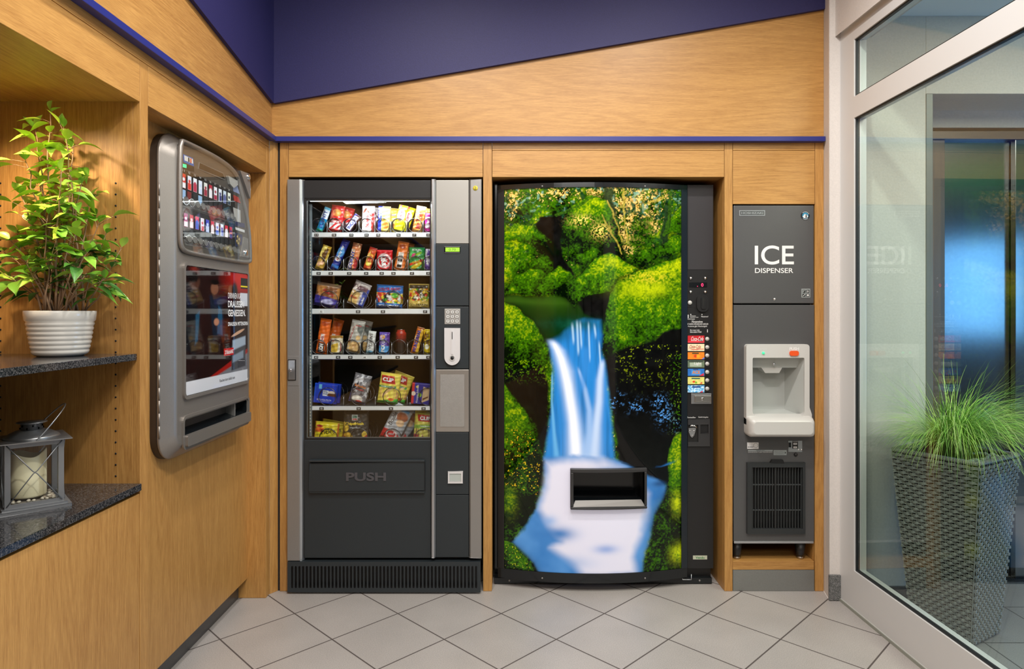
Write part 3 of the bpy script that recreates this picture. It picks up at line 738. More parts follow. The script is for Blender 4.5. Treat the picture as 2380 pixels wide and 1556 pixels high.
# ================================================================== CIGARETTE MACHINE on the left wall
XW = -1.157; XH = -1.132; XF = -1.092
cm = empty('cigarette_vending_machine', (XW, 2.4, .75), 'bronze-grey wall-hung cigarette machine with two rows of oval buttons', 'vending machine')
cy0, cy1, cz0, cz1 = 2.088, 2.757, .765, 1.842
def cf(a, c, d): return (XF+d, a, c)                    # side-wall frame: a = depth, c = height, d out of the wall
def ring(off, x, r): return [(x, p[0], p[1]) for p in rrect(cy0+off, cy1-off, cz0+off, cz1-off, max(r-off, .02), 8)]
b = MB()
def loft(b, rings, m, cap=None):
    n = len(rings[0]); bb = len(b.v)
    for r_ in rings: b.v += r_
    for i in range(len(rings)-1):
        for k in range(n): k2 = (k+1) % n; b.face([bb+i*n+k, bb+i*n+k2, bb+(i+1)*n+k2, bb+(i+1)*n+k], m, True)
loft(b, [ring(.0, XW, .085), ring(.0, XH-.004, .085)], TAUPD); b.plate([(p[1], p[2]) for p in ring(0, 0, .085)], lambda a, c, d: (d, a, c), XH-.0045, XH-.004, TAUPD)
obj('back_box', b, cm)
b = MB(); off = .046
loft(b, [ring(.002, XH-.003, .08), ring(-.0, XH+.002, .08), ring(.004, XH+.006, .08), ring(.02, XH+.020, .085), ring(.034, XF-.006, .09), ring(.041, XF-.001, .09), ring(off, XF, .09)], TAUPE)
W0 = [(2.148, 1.800), (2.560, 1.800), (2.612, 1.765), (2.682, 1.50)]
def P2(px, py): return lP(px, py, XF)
win_o = [P2(413.5, 327), P2(425, 330), P2(500, 366), P2(538, 394), P2(551, 420), P2(574, 520), P2(578.5, 600), P2(576, 612), P2(520, 603), P2(436, 588), P2(416, 578), P2(413.5, 545)]
def chaikin(p, n=2):
    for _ in range(n):
        p = [q for i in range(len(p)) for q in ((p[i][0]*.75+p[(i+1) % len(p)][0]*.25, p[i][1]*.75+p[(i+1) % len(p)][1]*.25), (p[i][0]*.25+p[(i+1) % len(p)][0]*.75, p[i][1]*.25+p[(i+1) % len(p)][1]*.75))]
    return p
win_o = chaikin(win_o, 2)
pos_o = rrect(P2(423, 700)[0], P2(575.5, 700)[0], P2(423, 931)[1], P2(423, 608)[1], .022, 5)
py0_, py1_ = pos_o[0][0], 0
ta = P2(422, 968); tb = P2(577, 920); tc = P2(577, 988); td = P2(422, 1045)
tray_o = rrect(ta[0], tb[0], (td[1]+tc[1])/2, (ta[1]+tb[1])/2, .022, 5)
tray_h = rrect(ta[0]+.012, tb[0]-.012, (td[1]+tc[1])/2+.045, (ta[1]+tb[1])/2-.016, .012, 4)
outl = [(p[1], p[2]) for p in ring(off, 0, .09)]
b.plate(outl, cf, -.002, 0, TAUPE, [tray_h])
obj('door_shell', b, cm)
b = MB()
for pts, w, h_ in ((pos_o, .011, .008), (tray_o, .010, .006)):
    xs = [p[0] for p in pts]; zs = [p[1] for p in pts]
    inner = rrect(min(xs)+w, max(xs)-w, min(zs)+w, max(zs)-w, .014, 5)
    b.plate(pts, cf, .0, h_, TAUPE, [inner])
obj('raised_rim', b, cm, bevel=.0025)
# hinge, lock, dispensing chute
b = MB(); yh = 2.0895
for k in range(20):
    z0 = 1.665-k*.041; b.tube([(XH+.004, yh+.001, z0), (XH+.004, yh+.001, z0-.0395)], .0032, TAUPE, 8)
obj('hinge', b, cm)
b = MB(); b.plate([P2(553, 397), P2(574, 405), P2(576.5, 438), P2(576, 462)], cf, .001, .010, SILV); p = P2(571, 412)
b.lathe([(0, .017), (.010, .017), (.0135, .013), (.0135, .008)], (XF, p[0], p[1]), CHROME, 20, 'x'); obj('lock_plate', b, cm, bevel=.001)
th = tray_h; xs = [p[0] for p in th]; zs = [p[1] for p in th]
b = MB(); x0, x1, z0, z1 = min(xs), max(xs), min(zs), max(zs)
D_ = -.055
for q in ([(XF-.002, x0, z0), (XF-.002, x1, z0), (XF+D_, x1, z0+.02), (XF+D_, x0, z0+.02)], [(XF-.002, x0, z1), (XF-.002, x1, z1), (XF+D_, x1, z1), (XF+D_, x0, z1)],
          [(XF+D_, x0, z0), (XF+D_, x1, z0), (XF+D_, x1, z1), (XF+D_, x0, z1)], [(XF-.002, x0, z0), (XF+D_, x0, z0), (XF+D_, x0, z1), (XF-.002, x0, z1)], [(XF-.002, x1, z0), (XF+D_, x1, z0), (XF+D_, x1, z1), (XF-.002, x1, z1)]):
    b.quad(q, BLACKG)
b.box(XF+D_, XF-.004, x1-.14, x1-.134, z0, z1, CGLASS); b.box(XF+D_, XF-.01, x1-.10, x1-.09, z0, z1, SILV)
obj('delivery_chute', b, cm)
b = MB(); b.plate(rrect(x0-.002, x1+.002, z0-.033, z0+.004, .006, 4), cf, .001, .016, TAUPE); obj('chute_lip', b, cm, bevel=.003)
b = MB(); b.plate(win_o, cf, .001, .0035, mat('machine_fascia', (.13, .115, .10), .35, .3)); obj('selection_window', b, cm)
b = MB(); b.plate(win_o, cf, .0135, .0145, CGLASS); obj('window_cover', b, cm)
b = MB(); ro = [win_o[i] for i in range(len(win_o))]; b.tube([cf(p[0], p[1], .006) for p in ro], .0085, TAUPE, 10, closed=True); obj('window_rim', b, cm)
# inside the selection window
def cpoly(mb, pts, d0, d1, m): mb.plate([P2(*p) for p in pts], cf, d0, d1, m)
b = MB(); cpoly(b, [(422, 358), (446, 368), (448, 387), (424, 377)], .0035, .0042, mat('blue_sticker', (.02, .14, .50), .4))
cpoly(b, [(425, 361), (445, 370), (446, 381), (426, 373)], .0043, .0045, WHITE); cpoly(b, [(434, 366), (437, 367), (438, 377), (434, 376)], .0046, .0047, BLKI); cpoly(b, [(439, 368), (442, 369), (442, 380), (439, 378)], .0046, .0047, ORANGE)
obj('banknote_sticker', b, cm)
b = MB(); cpoly(b, [(417, 378), (448, 388), (448, 399), (417, 391)], .0035, .0048, BLACK); cpoly(b, [(419, 380), (430, 383), (430, 391), (419, 388)], .0049, .005, GREENL); obj('card_reader', b, cm)
b = MB(); cpoly(b, [(459, 377), (516, 402), (521, 420), (458, 393)], .0036, .0052, SILV); cpoly(b, [(461, 379), (515, 404), (519, 416), (459, 392)], .0052, .0058, BLACKG); obj('display', b, cm)
b = MB(); cpoly(b, [(416.5, 391), (540, 446), (548, 505), (417, 462)], .0036, .0044, BLACK); cpoly(b, [(419, 480), (545, 522), (550, 575), (424, 556)], .0036, .0044, BLACK); obj('display_backing', b, cm)
cards = [((200, 40, 30), (235, 235, 240)), ((225, 228, 240), (215, 50, 30)), ((235, 238, 245), (180, 20, 60)), ((225, 230, 245), (200, 215, 240)), ((225, 225, 220), (150, 20, 50)), ((175, 20, 50), (235, 235, 240)), ((235, 235, 242), (165, 20, 60)), ((230, 235, 245), (40, 40, 110)), ((205, 220, 235), (80, 90, 150)), ((235, 240, 225), (40, 60, 80)),
         ((150, 40, 110), (235, 235, 245)), ((200, 60, 70), (235, 225, 230)), ((215, 40, 50), (60, 100, 200)), ((235, 225, 235), (200, 40, 40)), ((20, 60, 190), (200, 215, 245)), ((190, 20, 60), (235, 230, 235)), ((215, 225, 240), (30, 90, 200)), ((220, 230, 245), (20, 60, 170)), ((215, 40, 60), (235, 235, 245)), ((190, 20, 40), (20, 40, 120))]
def lerp(a, c, t): return a+(c-a)*t
for row in range(2):
    for i in range(10):
        t = (i+.5)/10 - .02
        # column positions, spaced evenly in metres between first and last
        if row == 0: q0, q1, zt0, zt1 = P2(423, 425), P2(529, 465), P2(423, 404), P2(423, 437)
        else: q0, q1, zt0, zt1 = P2(428, 510), P2(533, 550), P2(428, 496), P2(428, 527)
        y = lerp(q0[0], q1[0], i/9.0); w_ = .0125; z1_, z0_ = zt0[1], zt1[1]
        cv = Cv(8, 20, 1, 1, cards[row*10+i][0]); cv.rect(0, 1, 0, .38+.12*((i*7) % 3), cards[row*10+i][1], .04); cv.ell(.5, .62, .3, .12, cards[row*10+i][1], .1)
        cv.rect(.0, .22, .0, 1, (235, 240, 250), .02) if (i*3) % 4 == 1 else None
        P = np.stack([np.full(cv.U.shape, XF+.0060), y-w_+cv.U*2*w_, z0_+cv.V*(z1_-z0_)], -1)
        grid_obj('cigarette_pack_card', cv, P, CARD, cm)
        # small price tile below
        b = MB(); zz = z0_-.006; b.plate(rc(y-w_, y+w_, zz-.028, zz), cf, .0044, .0058, [mat('tile_blue', (.35, .55, .85), .4, emis=.2), mat('tile_dark', (.02, .025, .03), .4), mat('tile_red', (.25, .03, .03), .4)][(0 if (row == 0 and i in (0, 3)) else 2 if (row == 0 and i == 1) else 1)]); obj('price_tile', b, cm)
        if row == 0: bp_ = (lerp(P2(426, 468)[0], P2(534, 504)[0], i/9.0), P2(426, 467)[1])
        else: bp_ = (lerp(P2(433, 557)[0], P2(539, 581)[0], i/9.0), P2(433, 556)[1])
        b = MB(); b.plate(circ(bp_[0], bp_[1], .0195, 20, .0145), cf, .0036, .010, CHROME, [circ(bp_[0], bp_[1], .0165, 20, .012)[::-1]]); b.plate(circ(bp_[0], bp_[1], .0150, 18, .0108), cf, .0036, .0115, SILV)
        obj('selection_button', b, cm)
    for i in range(11):
        pass
for i in range(10):
    y = lerp(P2(423, 425)[0], P2(529, 465)[0], i/9.0); z = P2(423, 398)[1]; b = MB(); b.text(str(11+i), y-.006, y+.006, z-.001, z+.006, cf, .0052, WHITE); obj('slot_number', b, cm)
b = MB(); cpoly(b, [(417, 462), (545, 505), (548, 516), (418, 478)], .0035, .005, SILV); cpoly(b, [(424, 556), (555, 580), (558, 590), (428, 570)], .0035, .0045, SILV); obj('button_strip', b, cm)
b = MB(); cpoly(b, [(524, 409), (545, 420), (546, 430), (537, 437), (528, 428)], .0036, .011, LGREY); obj('coin_slot', b, cm, bevel=.001)
b = MB(); cpoly(b, [(537, 430), (549, 433), (555, 452), (540, 445)], .0036, .0045, mat('pale_blue_sticker', (.35, .42, .70), .4)); cpoly(b, [(539, 453), (551, 459), (556, 473), (541, 467)], .0036, .006, mat('red_sticker', (.55, .05, .04), .4))
cpoly(b, [(539, 482), (556, 489), (557, 520), (543, 513)], .0036, .0045, LGREY); cpoly(b, [(543, 514), (566, 520), (566, 530), (544, 524)], .0036, .0045, mat('navy_sticker', (.03, .04, .12), .4)); cpoly(b, [(544, 528), (566, 535), (566, 541), (545, 534)], .0036, .0045, WHITE)
obj('information_sticker', b, cm)
b = MB(); cpoly(b, [(543, 541), (561, 546), (559, 570), (545, 574)], .0036, .0045, mat('navy_sticker'))
for px, py in ((550, 552), (554, 558), (549, 562), (552, 567)):
    p = P2(px, py); b.lathe([(0, .0052), (.011, .0050)], (XF, p[0], p[1]), mat('coin_gold', (.6, .45, .2), .3, .6), 14, 'x')
obj('coin_picture', b, cm)
b = MB(); p = P2(565, 588); cpoly(b, [(564, 551), (573, 555), (574, 600), (556, 596)], .0036, .007, SILV); b.lathe([(.0, .016), (.012, .015), (.016, .008), (.016, .0036)], (XF, p[0], p[1]), CHROME, 20, 'x'); obj('door_lock', b, cm)
# poster
xs = [p[0] for p in pos_o]; zs = [p[1] for p in pos_o]; w = .0125
x0, x1, z0, z1 = min(xs)+w, max(xs)-w, min(zs)+w, max(zs)-w
def pp(px, py): q = P2(px, py); return ((q[0]-x0)/(x1-x0), (q[1]-z0)/(z1-z0))
cv = Cv(170, 300, 1, 1, (24, 14, 14)); X, Y = cv.X, cv.Y
n = fbm(X*6, Y*8, 3); cv.blend(.55*n, (48, 20, 18)); cv.blend(ss(.55, .95, X+.2*n)*ss(.72, .95, Y)*.9, (190, 30, 22)); cv.blend(.5*ss(.1, .0, abs(X-.12))*ss(.9, 1, Y), (150, 40, 30))
cv.poly([(.0, .35), (.0, .88), (.10, .86), (.16, .72), (.20, .5), (.14, .3)], (14, 16, 22), .02)
cv.ell(.13, .88, .07, .06, (70, 42, 32), .25); cv.ell(.10, .92, .085, .045, (15, 10, 10), .3); cv.ell(.42, .84, .06, .05, (110, 70, 52), .3); cv.ell(.42, .895, .07, .022, (14, 9, 8), .3)
cv.ell(.70, .84, .055, .045, (120, 74, 56), .3); cv.ell(.76, .83, .05, .08, (24, 12, 10), .4); cv.poly([(.14, .62), (.2, .66), (.17, .42), (.13, .38)], (28, 70, 96), .015)
cv.poly([(.34, .78), (.52, .78), (.60, .45), (.40, .40)], (22, 30, 44), .02); cv.poly([(.48, .70), (.54, .66), (.55, .44), (.46, .46)], (30, 74, 104), .015); cv.ell(.45, .56, .04, .03, (170, 120, 95), .3)
cv.poly([(.3, .09), (1.0, .30), (1.0, .09)], (150, 30, 24), .01); cv.poly([(.40, .09), (.75, .17), (1.0, .26), (1.0, .09)], (120, 122, 128), .01)
cv.blend((np.sin((X*.8-Y*1.6)*260) > 0)*(cv.sdf([(.40, .09), (.75, .17), (1.0, .26), (1.0, .09)]) < 0)*.5, (70, 72, 78))
cv.poly([(.70, .12), (.70, .34), (.96, .40), (.96, .14)], (60, 62, 68), .01); cv.poly([(.72, .30), (.96, .34), (.96, .42), (.72, .39)], (150, 165, 180), .01); cv.poly([(.72, .19), (.92, .22), (.92, .29), (.72, .25)], (120, 135, 150), .01); cv.ell(.82, .455, .12, .014, (190, 150, 120), .2, .25)
cv.rect(.57, .74, .262, .325, (190, 26, 28), .004); cv.rect(0, 1, -.1, .105, (205, 208, 214), .003); cv.rect(.87, 1.0, .86, .96, (18, 18, 20), .004); cv.rect(.87, 1.0, .875, .888, (220, 200, 30), .003); cv.rect(.86, 1.0, .70, .82, (196, 200, 208), .004)
P = np.stack([np.full(cv.U.shape, XF+.0045), x0+cv.U*(x1-x0), z0+cv.V*(z1-z0)], -1)
pst = grid_obj('advertising_poster', cv, P, POSTER2, cm)
def ptxt(s_, ax0, ax1, ay0, ay1, m=WHITE, bold=.0):
    b = MB(); b.text(s_, x0+ax0*(x1-x0), x0+ax1*(x1-x0), z0+ay0*(z1-z0), z0+ay1*(z1-z0), cf, .0049, m, bold); obj('poster_lettering', b, pst)
ptxt('DRINNEN KA', .64, .87, .765, .815); ptxt('DRAUSSEN', .64, .93, .685, .745, bold=.02); ptxt('GENIESSEN.', .64, .96, .605, .665, bold=.02); ptxt('DRAUSSEN MITTENDRIN', .64, 1.0, .52, .555, bold=.02)
ptxt('21Stück/6€', .585, .73, .275, .312, bold=.02); ptxt('Rauchen kann tödlich sein', .50, .76, .043, .068, BLKI)

# ================================================================== SNACK MACHINE
YS = 2.905
sm = empty('snack_vending_machine', (fX(892, YS), 3.2, 0), 'tall grey glass-fronted snack vending machine with a keypad column and PUSH flap', 'vending machine')
def SX(p): return fX(p, YS)
def SZ(p): return fZ(p, YS)
xa, xb = SX(667), SX(1118); zt = SZ(417); zb = SZ(1303)
b = MB(); T = .018
for (a0, a1, c0_, c1_) in ((xa+.004, xa+T, .16, zt-.002), (xb-T, xb-.004, .16, zt-.002)): b.box(a0, a1, YS+.045, 3.70, c0_, c1_, INTER)
b.box(SX(1001), SX(1009), YS+.045, 3.68, .16, zt-.02, INTER)
b.box(xa+T, xb-T, YS+.045, 3.70, zt-.02, zt-.002, INTER); b.box(xa+T, xb-T, 3.68, 3.70, .16, zt-.02, INTER); b.box(xa+.004, xb-.004, YS+.045, 3.70, .14, .16, INTER)
b.box(SX(1010), xb-T, YS+.05, YS+.052, .16, zt-.02, BLACK); b.box(xa+T, SX(1001), YS+.05, 3.6, SZ(1060), SZ(1040), INTER)
b.box(xa+.01, xb-.01, YS+.03, 3.69, .012, .14, BLACK)
obj('cabinet', b, sm)
b = MB(); b.box(xa, SX(697), YS, YS+.045, SZ(1305), zt, SILV); obj('left_stile', b, sm, bevel=.003)
b = MB(); b.plate([(SX(697), YS+.002), (SX(701), YS+.008), (SX(705), YS+.020), (SX(705), YS+.044), (SX(697), YS+.044)], lambda a, c, d: (a, c, d), SZ(1305), zt, SILVE); obj('edge_profile', b, sm, bevel=.001)
b = MB(); b.box(SX(705.5), SX(1000.5), YS+.012, YS+.044, SZ(460), SZ(418), ANTH2); obj('header_panel', b, sm, bevel=.002)
b = MB(); b.plate(rc(SX(705.5), SX(1000.5), SZ(1024), SZ(460)), fr(YS+.044), .0, .030, BLACK, [rc(SX(709.5), SX(998.5), SZ(1020.5), SZ(463))]); obj('window_frame', b, sm, bevel=.001)
b = MB(); wf = rc(SX(709.3), SX(998.8), SZ(1020.7), SZ(462.8)); b.plate(wf, fr(YS+.030), .0, .004, SILVE, [rc(SX(711), SX(997.6), SZ(1019), SZ(464.6))]); obj('window_trim', b, sm)
b = MB(); b.box(SX(709.6), SX(998.3), YS+.022, YS+.025, SZ(1020.4), SZ(463.2), CGLASS); obj('glass_pane', b, sm)
b = MB(); b.box(SX(712), SX(995), YS+.048, YS+.062, SZ(463.6), SZ(462), TUBE); obj('lighting_tube', b, sm)
b = MB(); b.box(SX(705.5), SX(1000.5), YS+.010, YS+.044, SZ(1300), SZ(1024.5), ANTH); obj('lower_panel', b, sm, bevel=.002)
fl = MB(); fl.plate([(SX(719.5), SZ(1141)), (SX(985), SZ(1139)), (SX(985), SZ(1075)), (SX(720.5), SZ(1077))], fr(YS+.010), .002, .014, ANTH); flap = obj('delivery_flap', fl, sm, bevel=.003)
b = MB(); b.text('PUSH', SX(805), SX(898), SZ(1118), SZ(1098), fr(YS-.004), .0, mat('embossed_lettering', (.075, .075, .085), .25), .03, ext=.003); obj('push_lettering', b, flap, bevel=.0006)
b = MB(); b.box(SX(719), SX(987.5), YS-.008, YS+.012, SZ(1074), SZ(1069.5), ANTH); b.box(SX(719), SX(987), YS-.002, YS+.012, SZ(1147), SZ(1142.5), ANTH); b.box(SX(985.6), SX(988), YS+.002, YS+.012, SZ(1143), SZ(1074), BLACK); obj('flap_surround', b, sm, bevel=.0015)
b = MB(); b.plate([(SX(1000.5), YS+.03), (SX(1001.5), YS+.004), (SX(1004), YS-.004), (SX(1009), YS-.004), (SX(1012.5), YS+.006), (SX(1012.5), YS+.044), (SX(1000.5), YS+.044)], lambda a, c, d: (a, c, d), SZ(1297), zt, SILVE, m_side=SILVE); obj('edge_profile', b, sm, bevel=.001)
cols = [(418, 566, mat('warm_grey_panel', (.43, .42, .39), .35, .2), 'upper_panel'), (567.5, 711, ANTH, 'display_panel'), (713, 858, ANTH, 'payment_panel'), (1006.5, 1151, ANTH, 'coin_return_panel'), (1152.5, 1298, ANTH, 'column_base_panel')]
part = {}
for t0, t1, m_, nm in cols:
    b = MB(); b.box(SX(1013), SX(1089), YS+.008, YS+.044, SZ(t1), SZ(t0), m_); part[nm] = obj(nm, b, sm, bevel=.0015)
b = MB(); b.box(SX(1013), SX(1089.5), YS+.006, YS+.044, SZ(1005), SZ(860), mat('stainless_flap', (.46, .44, .41), .30, .7)); sp_ = obj('speaker_panel', b, sm, bevel=.0015)
b = MB(); b.box(SX(1023), SX(1079), YS+.0045, YS+.006, SZ(993), SZ(871), mat('perforated_sheet', (.36, .345, .325), .4, .6, bump=(1500, .6, .25))); obj('perforated_sheet', b, sp_)
b = MB(); b.plate([(SX(1090), YS+.012), (SX(1093.5), YS+.002), (SX(1118), YS+.002), (SX(1118), YS+.045), (SX(1090), YS+.045)], lambda a, c, d: (a, c, d), SZ(1298), zt-.001, SILV); rs_ = obj('right_stile', b, sm, bevel=.002)
b = MB(); b.lathe([(0, .0012), (SX(1110.5)-SX(1104.8), .0012), (SX(1110.5)-SX(1104.8), 0)], (SX(1104.8), YS+.002, SZ(437.5)), mat('yellow_sticker', (.72, .60, .05), .5), 24, 'y')
b.text('2', SX(1102.5), SX(1107), SZ(441), SZ(434), fr(YS+.0006), 0, BLKI); obj('round_sticker', b, rs_)
b = MB(); b.plate(rc(SX(1032), SX(1070), SZ(588), SZ(573)), fr(YS+.008), .0, .002, BLACKG); b.box(SX(1035), SX(1068), YS+.0045, YS+.0062, SZ(585), SZ(575.5), LCD)
b.text('0.70', SX(1043), SX(1059), SZ(583), SZ(577.5), fr(YS+.0043), 0, mat('lcd_ink', (.08, .2, .02), .5)); b.box(SX(1033), SX(1069), YS+.005, YS+.008, SZ(574), SZ(573), SILVE); b.box(SX(1033), SX(1069), YS+.004, YS+.008, SZ(588), SZ(587), SILVE); obj('lcd_display', b, part['display_panel'])
b = MB(); b.box(SX(1033), SX(1069.5), YS+.005, YS+.008, SZ(754), SZ(718), mat('keypad_plate', (.50, .49, .47), .35, .4)); kp = obj('keypad', b, part['payment_panel'], bevel=.0008)
b = MB()
for r_ in range(3):
    for c_ in range(3):
        x, z = SX(1040.8+10.6*c_), SZ(725.5+10.6*r_); b.plate(circ(x, z, .0096, 22), fr(YS+.005), 0, .0006, BLKI); b.plate(circ(x, z, .0086, 22), fr(YS+.005), .0006, .0016, mat('key_cap', (.62, .62, .60), .35))
        b.text(str(r_*3+c_+1), x-.0024, x+.0024, z-.0042, z+.0042, fr(YS+.005), .0018, BLKI)
obj('keypad_keys', b, part['payment_panel'])
b = MB(); o_ = [(SX(1033), SZ(762)), (SX(1069.5), SZ(762)), (SX(1069.5), SZ(830))]
rr_ = SX(1069.5)-SX(1051.2); zc_ = SZ(830)
o_ = [(SX(1033), SZ(763)), (SX(1033), zc_)]+[(SX(1051.2)+rr_*math.cos(a), zc_+rr_*1.05*math.sin(a)) for a in [math.radians(180+180*k/16) for k in range(1, 16)]]+[(SX(1069.5), zc_), (SX(1069.5), SZ(763))]
b.plate(o_[::-1], fr(YS+.008), 0, .012, WPLAS, [circ(SX(1051.2), SZ(833), .0125, 20)[::-1]]); b.lathe([(.0128, .0122), (.0122, .0145), (.0112, .0138), (.009, .0124), (0, .0122)], (SX(1051.2), YS+.008, SZ(833)), LGREY, 24, 'y')
b.lathe([(0, .0185), (.005, .0180), (.0072, .0160), (.0074, .0124)], (SX(1051.2), YS+.008, SZ(832.5)), BLACKG, 20, 'y'); b.box(SX(1050.1), SX(1052.1), YS-.0052, YS-.003, SZ(789), SZ(772), BLKI)
b.box(SX(1048.6), SX(1053.6), YS-.0058, YS-.003, SZ(824), SZ(768), WPLAS); b.box(SX(1050.2), SX(1052.0), YS-.0062, YS-.0056, SZ(789), SZ(772), BLKI); obj('coin_slot_unit', b, part['payment_panel'], bevel=.0018)
b = MB(); b.plate(rc(SX(1041), SX(1075.5), SZ(1124.5), SZ(1097)), fr(YS+.008), 0, .006, WPLAS, [rc(SX(1045), SX(1071.5), SZ(1120), SZ(1101.5))[::-1]]); b.box(SX(1045), SX(1071.5), YS+.004, YS+.008, SZ(1120), SZ(1101.5), mat('return_flap', (.45, .50, .48), .25)); obj('coin_return', b, part['coin_return_panel'], bevel=.001)
b = MB(); b.box(SX(669), SX(694), YS-.0015, YS, SZ(897), SZ(828), SILV); b.plate(rc(SX(669.5), SX(688), SZ(884.5), SZ(836.5)), fr(YS-.0015), 0, .002, BLACK); b.box(SX(671), SX(686.5), YS-.007, YS-.003, SZ(883), SZ(838), CHROME)
b.lathe([(0, .010), (.0055, .010), (.007, .0)], (SX(676), YS-.003, SZ(861)), CHROME, 20, 'y'); obj('door_lock', b, sm, bevel=.0015)
# ventilated base
bz0, bz1 = .008, SZ(1306)
hl = []
YG = 2.90
for k in range(51):
    x = fX(679+(1106.5-679)*k/50, YG); hl.append(rrect(x-.0046, x+.0046, fZ(1368, YG), fZ(1316.5, YG), .0045, 3))
b = MB(); b.plate(rc(fX(668, YG), fX(1117, YG), bz0, bz1), fr(YG+.006), 0, .006, ANTH, hl, m_hole=BLACK); b.box(fX(668, YG), fX(1117, YG), YG+.006, YG+.05, bz1-.003, bz1, ANTH); obj('ventilation_grille', b, sm)

# trays with rails, number plates, dividers and wire coils
YR = 2.972
def RX(p, Y=YR): return fX(p, Y)
def c5(x, y): return (660+x*.21209, 410+y*.21209)
def c6(x, y): return (660+x*.20569, 720+y*.20569)
WIRE = mat('coil_wire', (.10, .10, .105), .3, .9)
ROWS = [(540.5, 553, [385, 560, 730, 910, 1085, 1260, 1440, 1600], 540, c5, .0325, [290, 470, 645, 820, 995, 1170, 1345, 1525], ['11', '12', '13', '14', '15', '16', '17', '18'], [355, 550, 738, 905, 1033, 1255, 1428, 1580]),
        (629.5, 642, [385, 560, 740, 920, 1095, 1270, 1445, 1600], 955, c5, .0325, [300, 475, 650, 830, 1005, 1185, 1360, 1540], ['21', '22', '23', '24', '25', '26', '27', '28'], [380, 513, 715, 901, 1071, 1200, 1403, 1630]),
        (718, 731, [500, 840, 1200, 1560], 1358, c5, .0400, [300, 652, 1005, 1355], ['32', '33', '35', '37'], [408, 812, 1085, 1547]),
        (825, 836, [400, 585, 775, 955, 1120, 1305, 1480, 1650], 420, c6, .0330, [315, 490, 670, 860, 1035, 1215, 1395, 1578], ['41', '42', '43', '44', '45', '46', '47', '48'], [363, 612, 750, 912, 1082, 1285, 1492, 1640]),
        (944.5, 954.5, [500, 860, 1225, 1630], 975, c6, .0400, [312, 672, 1032, 1392], ['52', '54', '56', '58'], [425, 845, 1210, 1577]),
        (1040, 1050, [510, 860, 1230, 1585], 1478, c6, .0400, [312, 670, 1035, 1392], [], [])]
xl_, xr_ = RX(720.5), RX(1000)
FLOORZ = []
for (rt, rb, coils, cyy, cc, cr_, divs, nums, npx) in ROWS:
    b = MB(); zt_, zb_ = fZ(rt, YR), fZ(rb, YR)
    b.plate([(YR+.001, zt_), (YR-.004, zt_-.001), (YR-.008, zb_+.003), (YR-.004, zb_), (YR+.004, zb_), (YR+.004, zt_)], lambda a, c, d: (d, a, c), xl_, xr_, RAIL)
    b.box(xl_, xr_, YR+.0045, 3.45, zt_-.004, zt_-.001, mat('tray_sheet', (.13, .14, .15), .35, .6)); fz_ = zt_-.001; FLOORZ.append(fz_)
    tr = obj('product_tray', b, sm)
    d_ = MB()
    for px in divs:
        x = fX(cc(px, 0)[0], YR+.01); hh = .056 if len(coils) > 4 else .046
        d_.plate([(YR+.012, fz_), (YR+.012, fz_+hh-.008), (YR+.02, fz_+hh), (3.42, fz_+hh), (3.42, fz_)], lambda a, c, d: (d, a, c), x-.0006, x+.0006, mat('divider_sheet', (.06, .065, .07), .25, .6))
        d_.tube([(x, YR+.0115, fz_), (x, YR+.0115, fz_+hh-.008), (x, YR+.02, fz_+hh)], .0016, SILVE, 6)
    obj('tray_divider', d_, tr)
    for px in coils:
        x0_, y0_ = cc(px, cyy); x = fX(x0_, 3.0); z = fz_+cr_+.0022; w_ = MB(); pts = []
        for k in range(0, 20*4+1):
            a = math.pi*.5*1.0 + 2*math.pi*k/20; tt = k/20.0
            yy = YR+.014+.003*min(tt, 1)+max(0, tt-1)*.075
            pts.append((x+cr_*math.cos(a), yy, z+cr_*math.sin(a)))
        w_.tube(pts, .0017, WIRE, 6); obj('wire_coil', w_, tr)
    for s_, px in zip(nums, npx):
        p = fX(cc(px, 0)[0], YR-.008); zz = (zt_+zb_)/2-.0005; q = MB(); light = s_ in ('32', '44')
        if p+.010 > xr_: p = xr_-.008
        q.box(p-.0092, p+.0092, YR-.0092, YR-.0065, zz-.0058, zz+.0058, WHITE if light else BLKI); q.text(s_, p-.0052, p+.0052, zz-.0036, zz+.0036, fr(YR-.0095), 0, BLKI if light else WHITE, .02); obj('number_plate', q, tr)
b = MB()                                                     # perforated side rail on the left
b.box(SX(711), SX(716), YS+.05, YS+.06, SZ(1020), SZ(470), mat('side_rail', (.20, .24, .27), .4, .3))
for k in range(60):
    z = SZ(560+k*7.6); b.box(SX(712.3), SX(714.5), YS+.0495, YS+.0505, z-.003, z+.003, mat('slot_light', (.6, .58, .45), .5))
obj('tray_support', b, sm)

# ================================================================== DRINK MACHINE
YD = 3.0
dm = empty('drink_vending_machine', (.42, 3.3, 0), 'wide black drinks machine with a bulging waterfall picture door', 'vending machine')
b = MB(); b.box(fX(1148, 3.01), fX(1658, 3.01), 3.06, 3.70, .03, fZ(427, 3.03), BLACKG); b.box(fX(1149, 3.03), fX(1157, 3.03), 3.02, 3.06, .07, fZ(427, 3.03), BLACKG); obj('cabinet', b, dm, bevel=.003)
b = MB(); b.box(fX(1149, 3.01), fX(1654, 3.01), 3.005, 3.06, .004, fZ(1343, 3.01), BLACKG); b.box(fX(1160, 3.03), fX(1652, 3.03), 3.03, 3.07, fZ(1343, 3.03), .08, BLACK)
for px in (1184, 1626): b.lathe([(0, .002), (.004, .002), (.005, 0)], (fX(px, 3.005), 3.005, .018), SILV, 10, 'y')
obj('kick_plate', b, dm, bevel=.002)
xd0, xd1 = fX(1157, 2.99), fX(1597, 2.99); xm, hw = (xd0+xd1)/2, (xd1-xd0)/2
def yd(x): return 2.995-.072*(1-((x-xm)/hw)**2)
def dfr(a, c, d): return (a, yd(a)-d, c)
zd0, zd1 = .040, 1.832
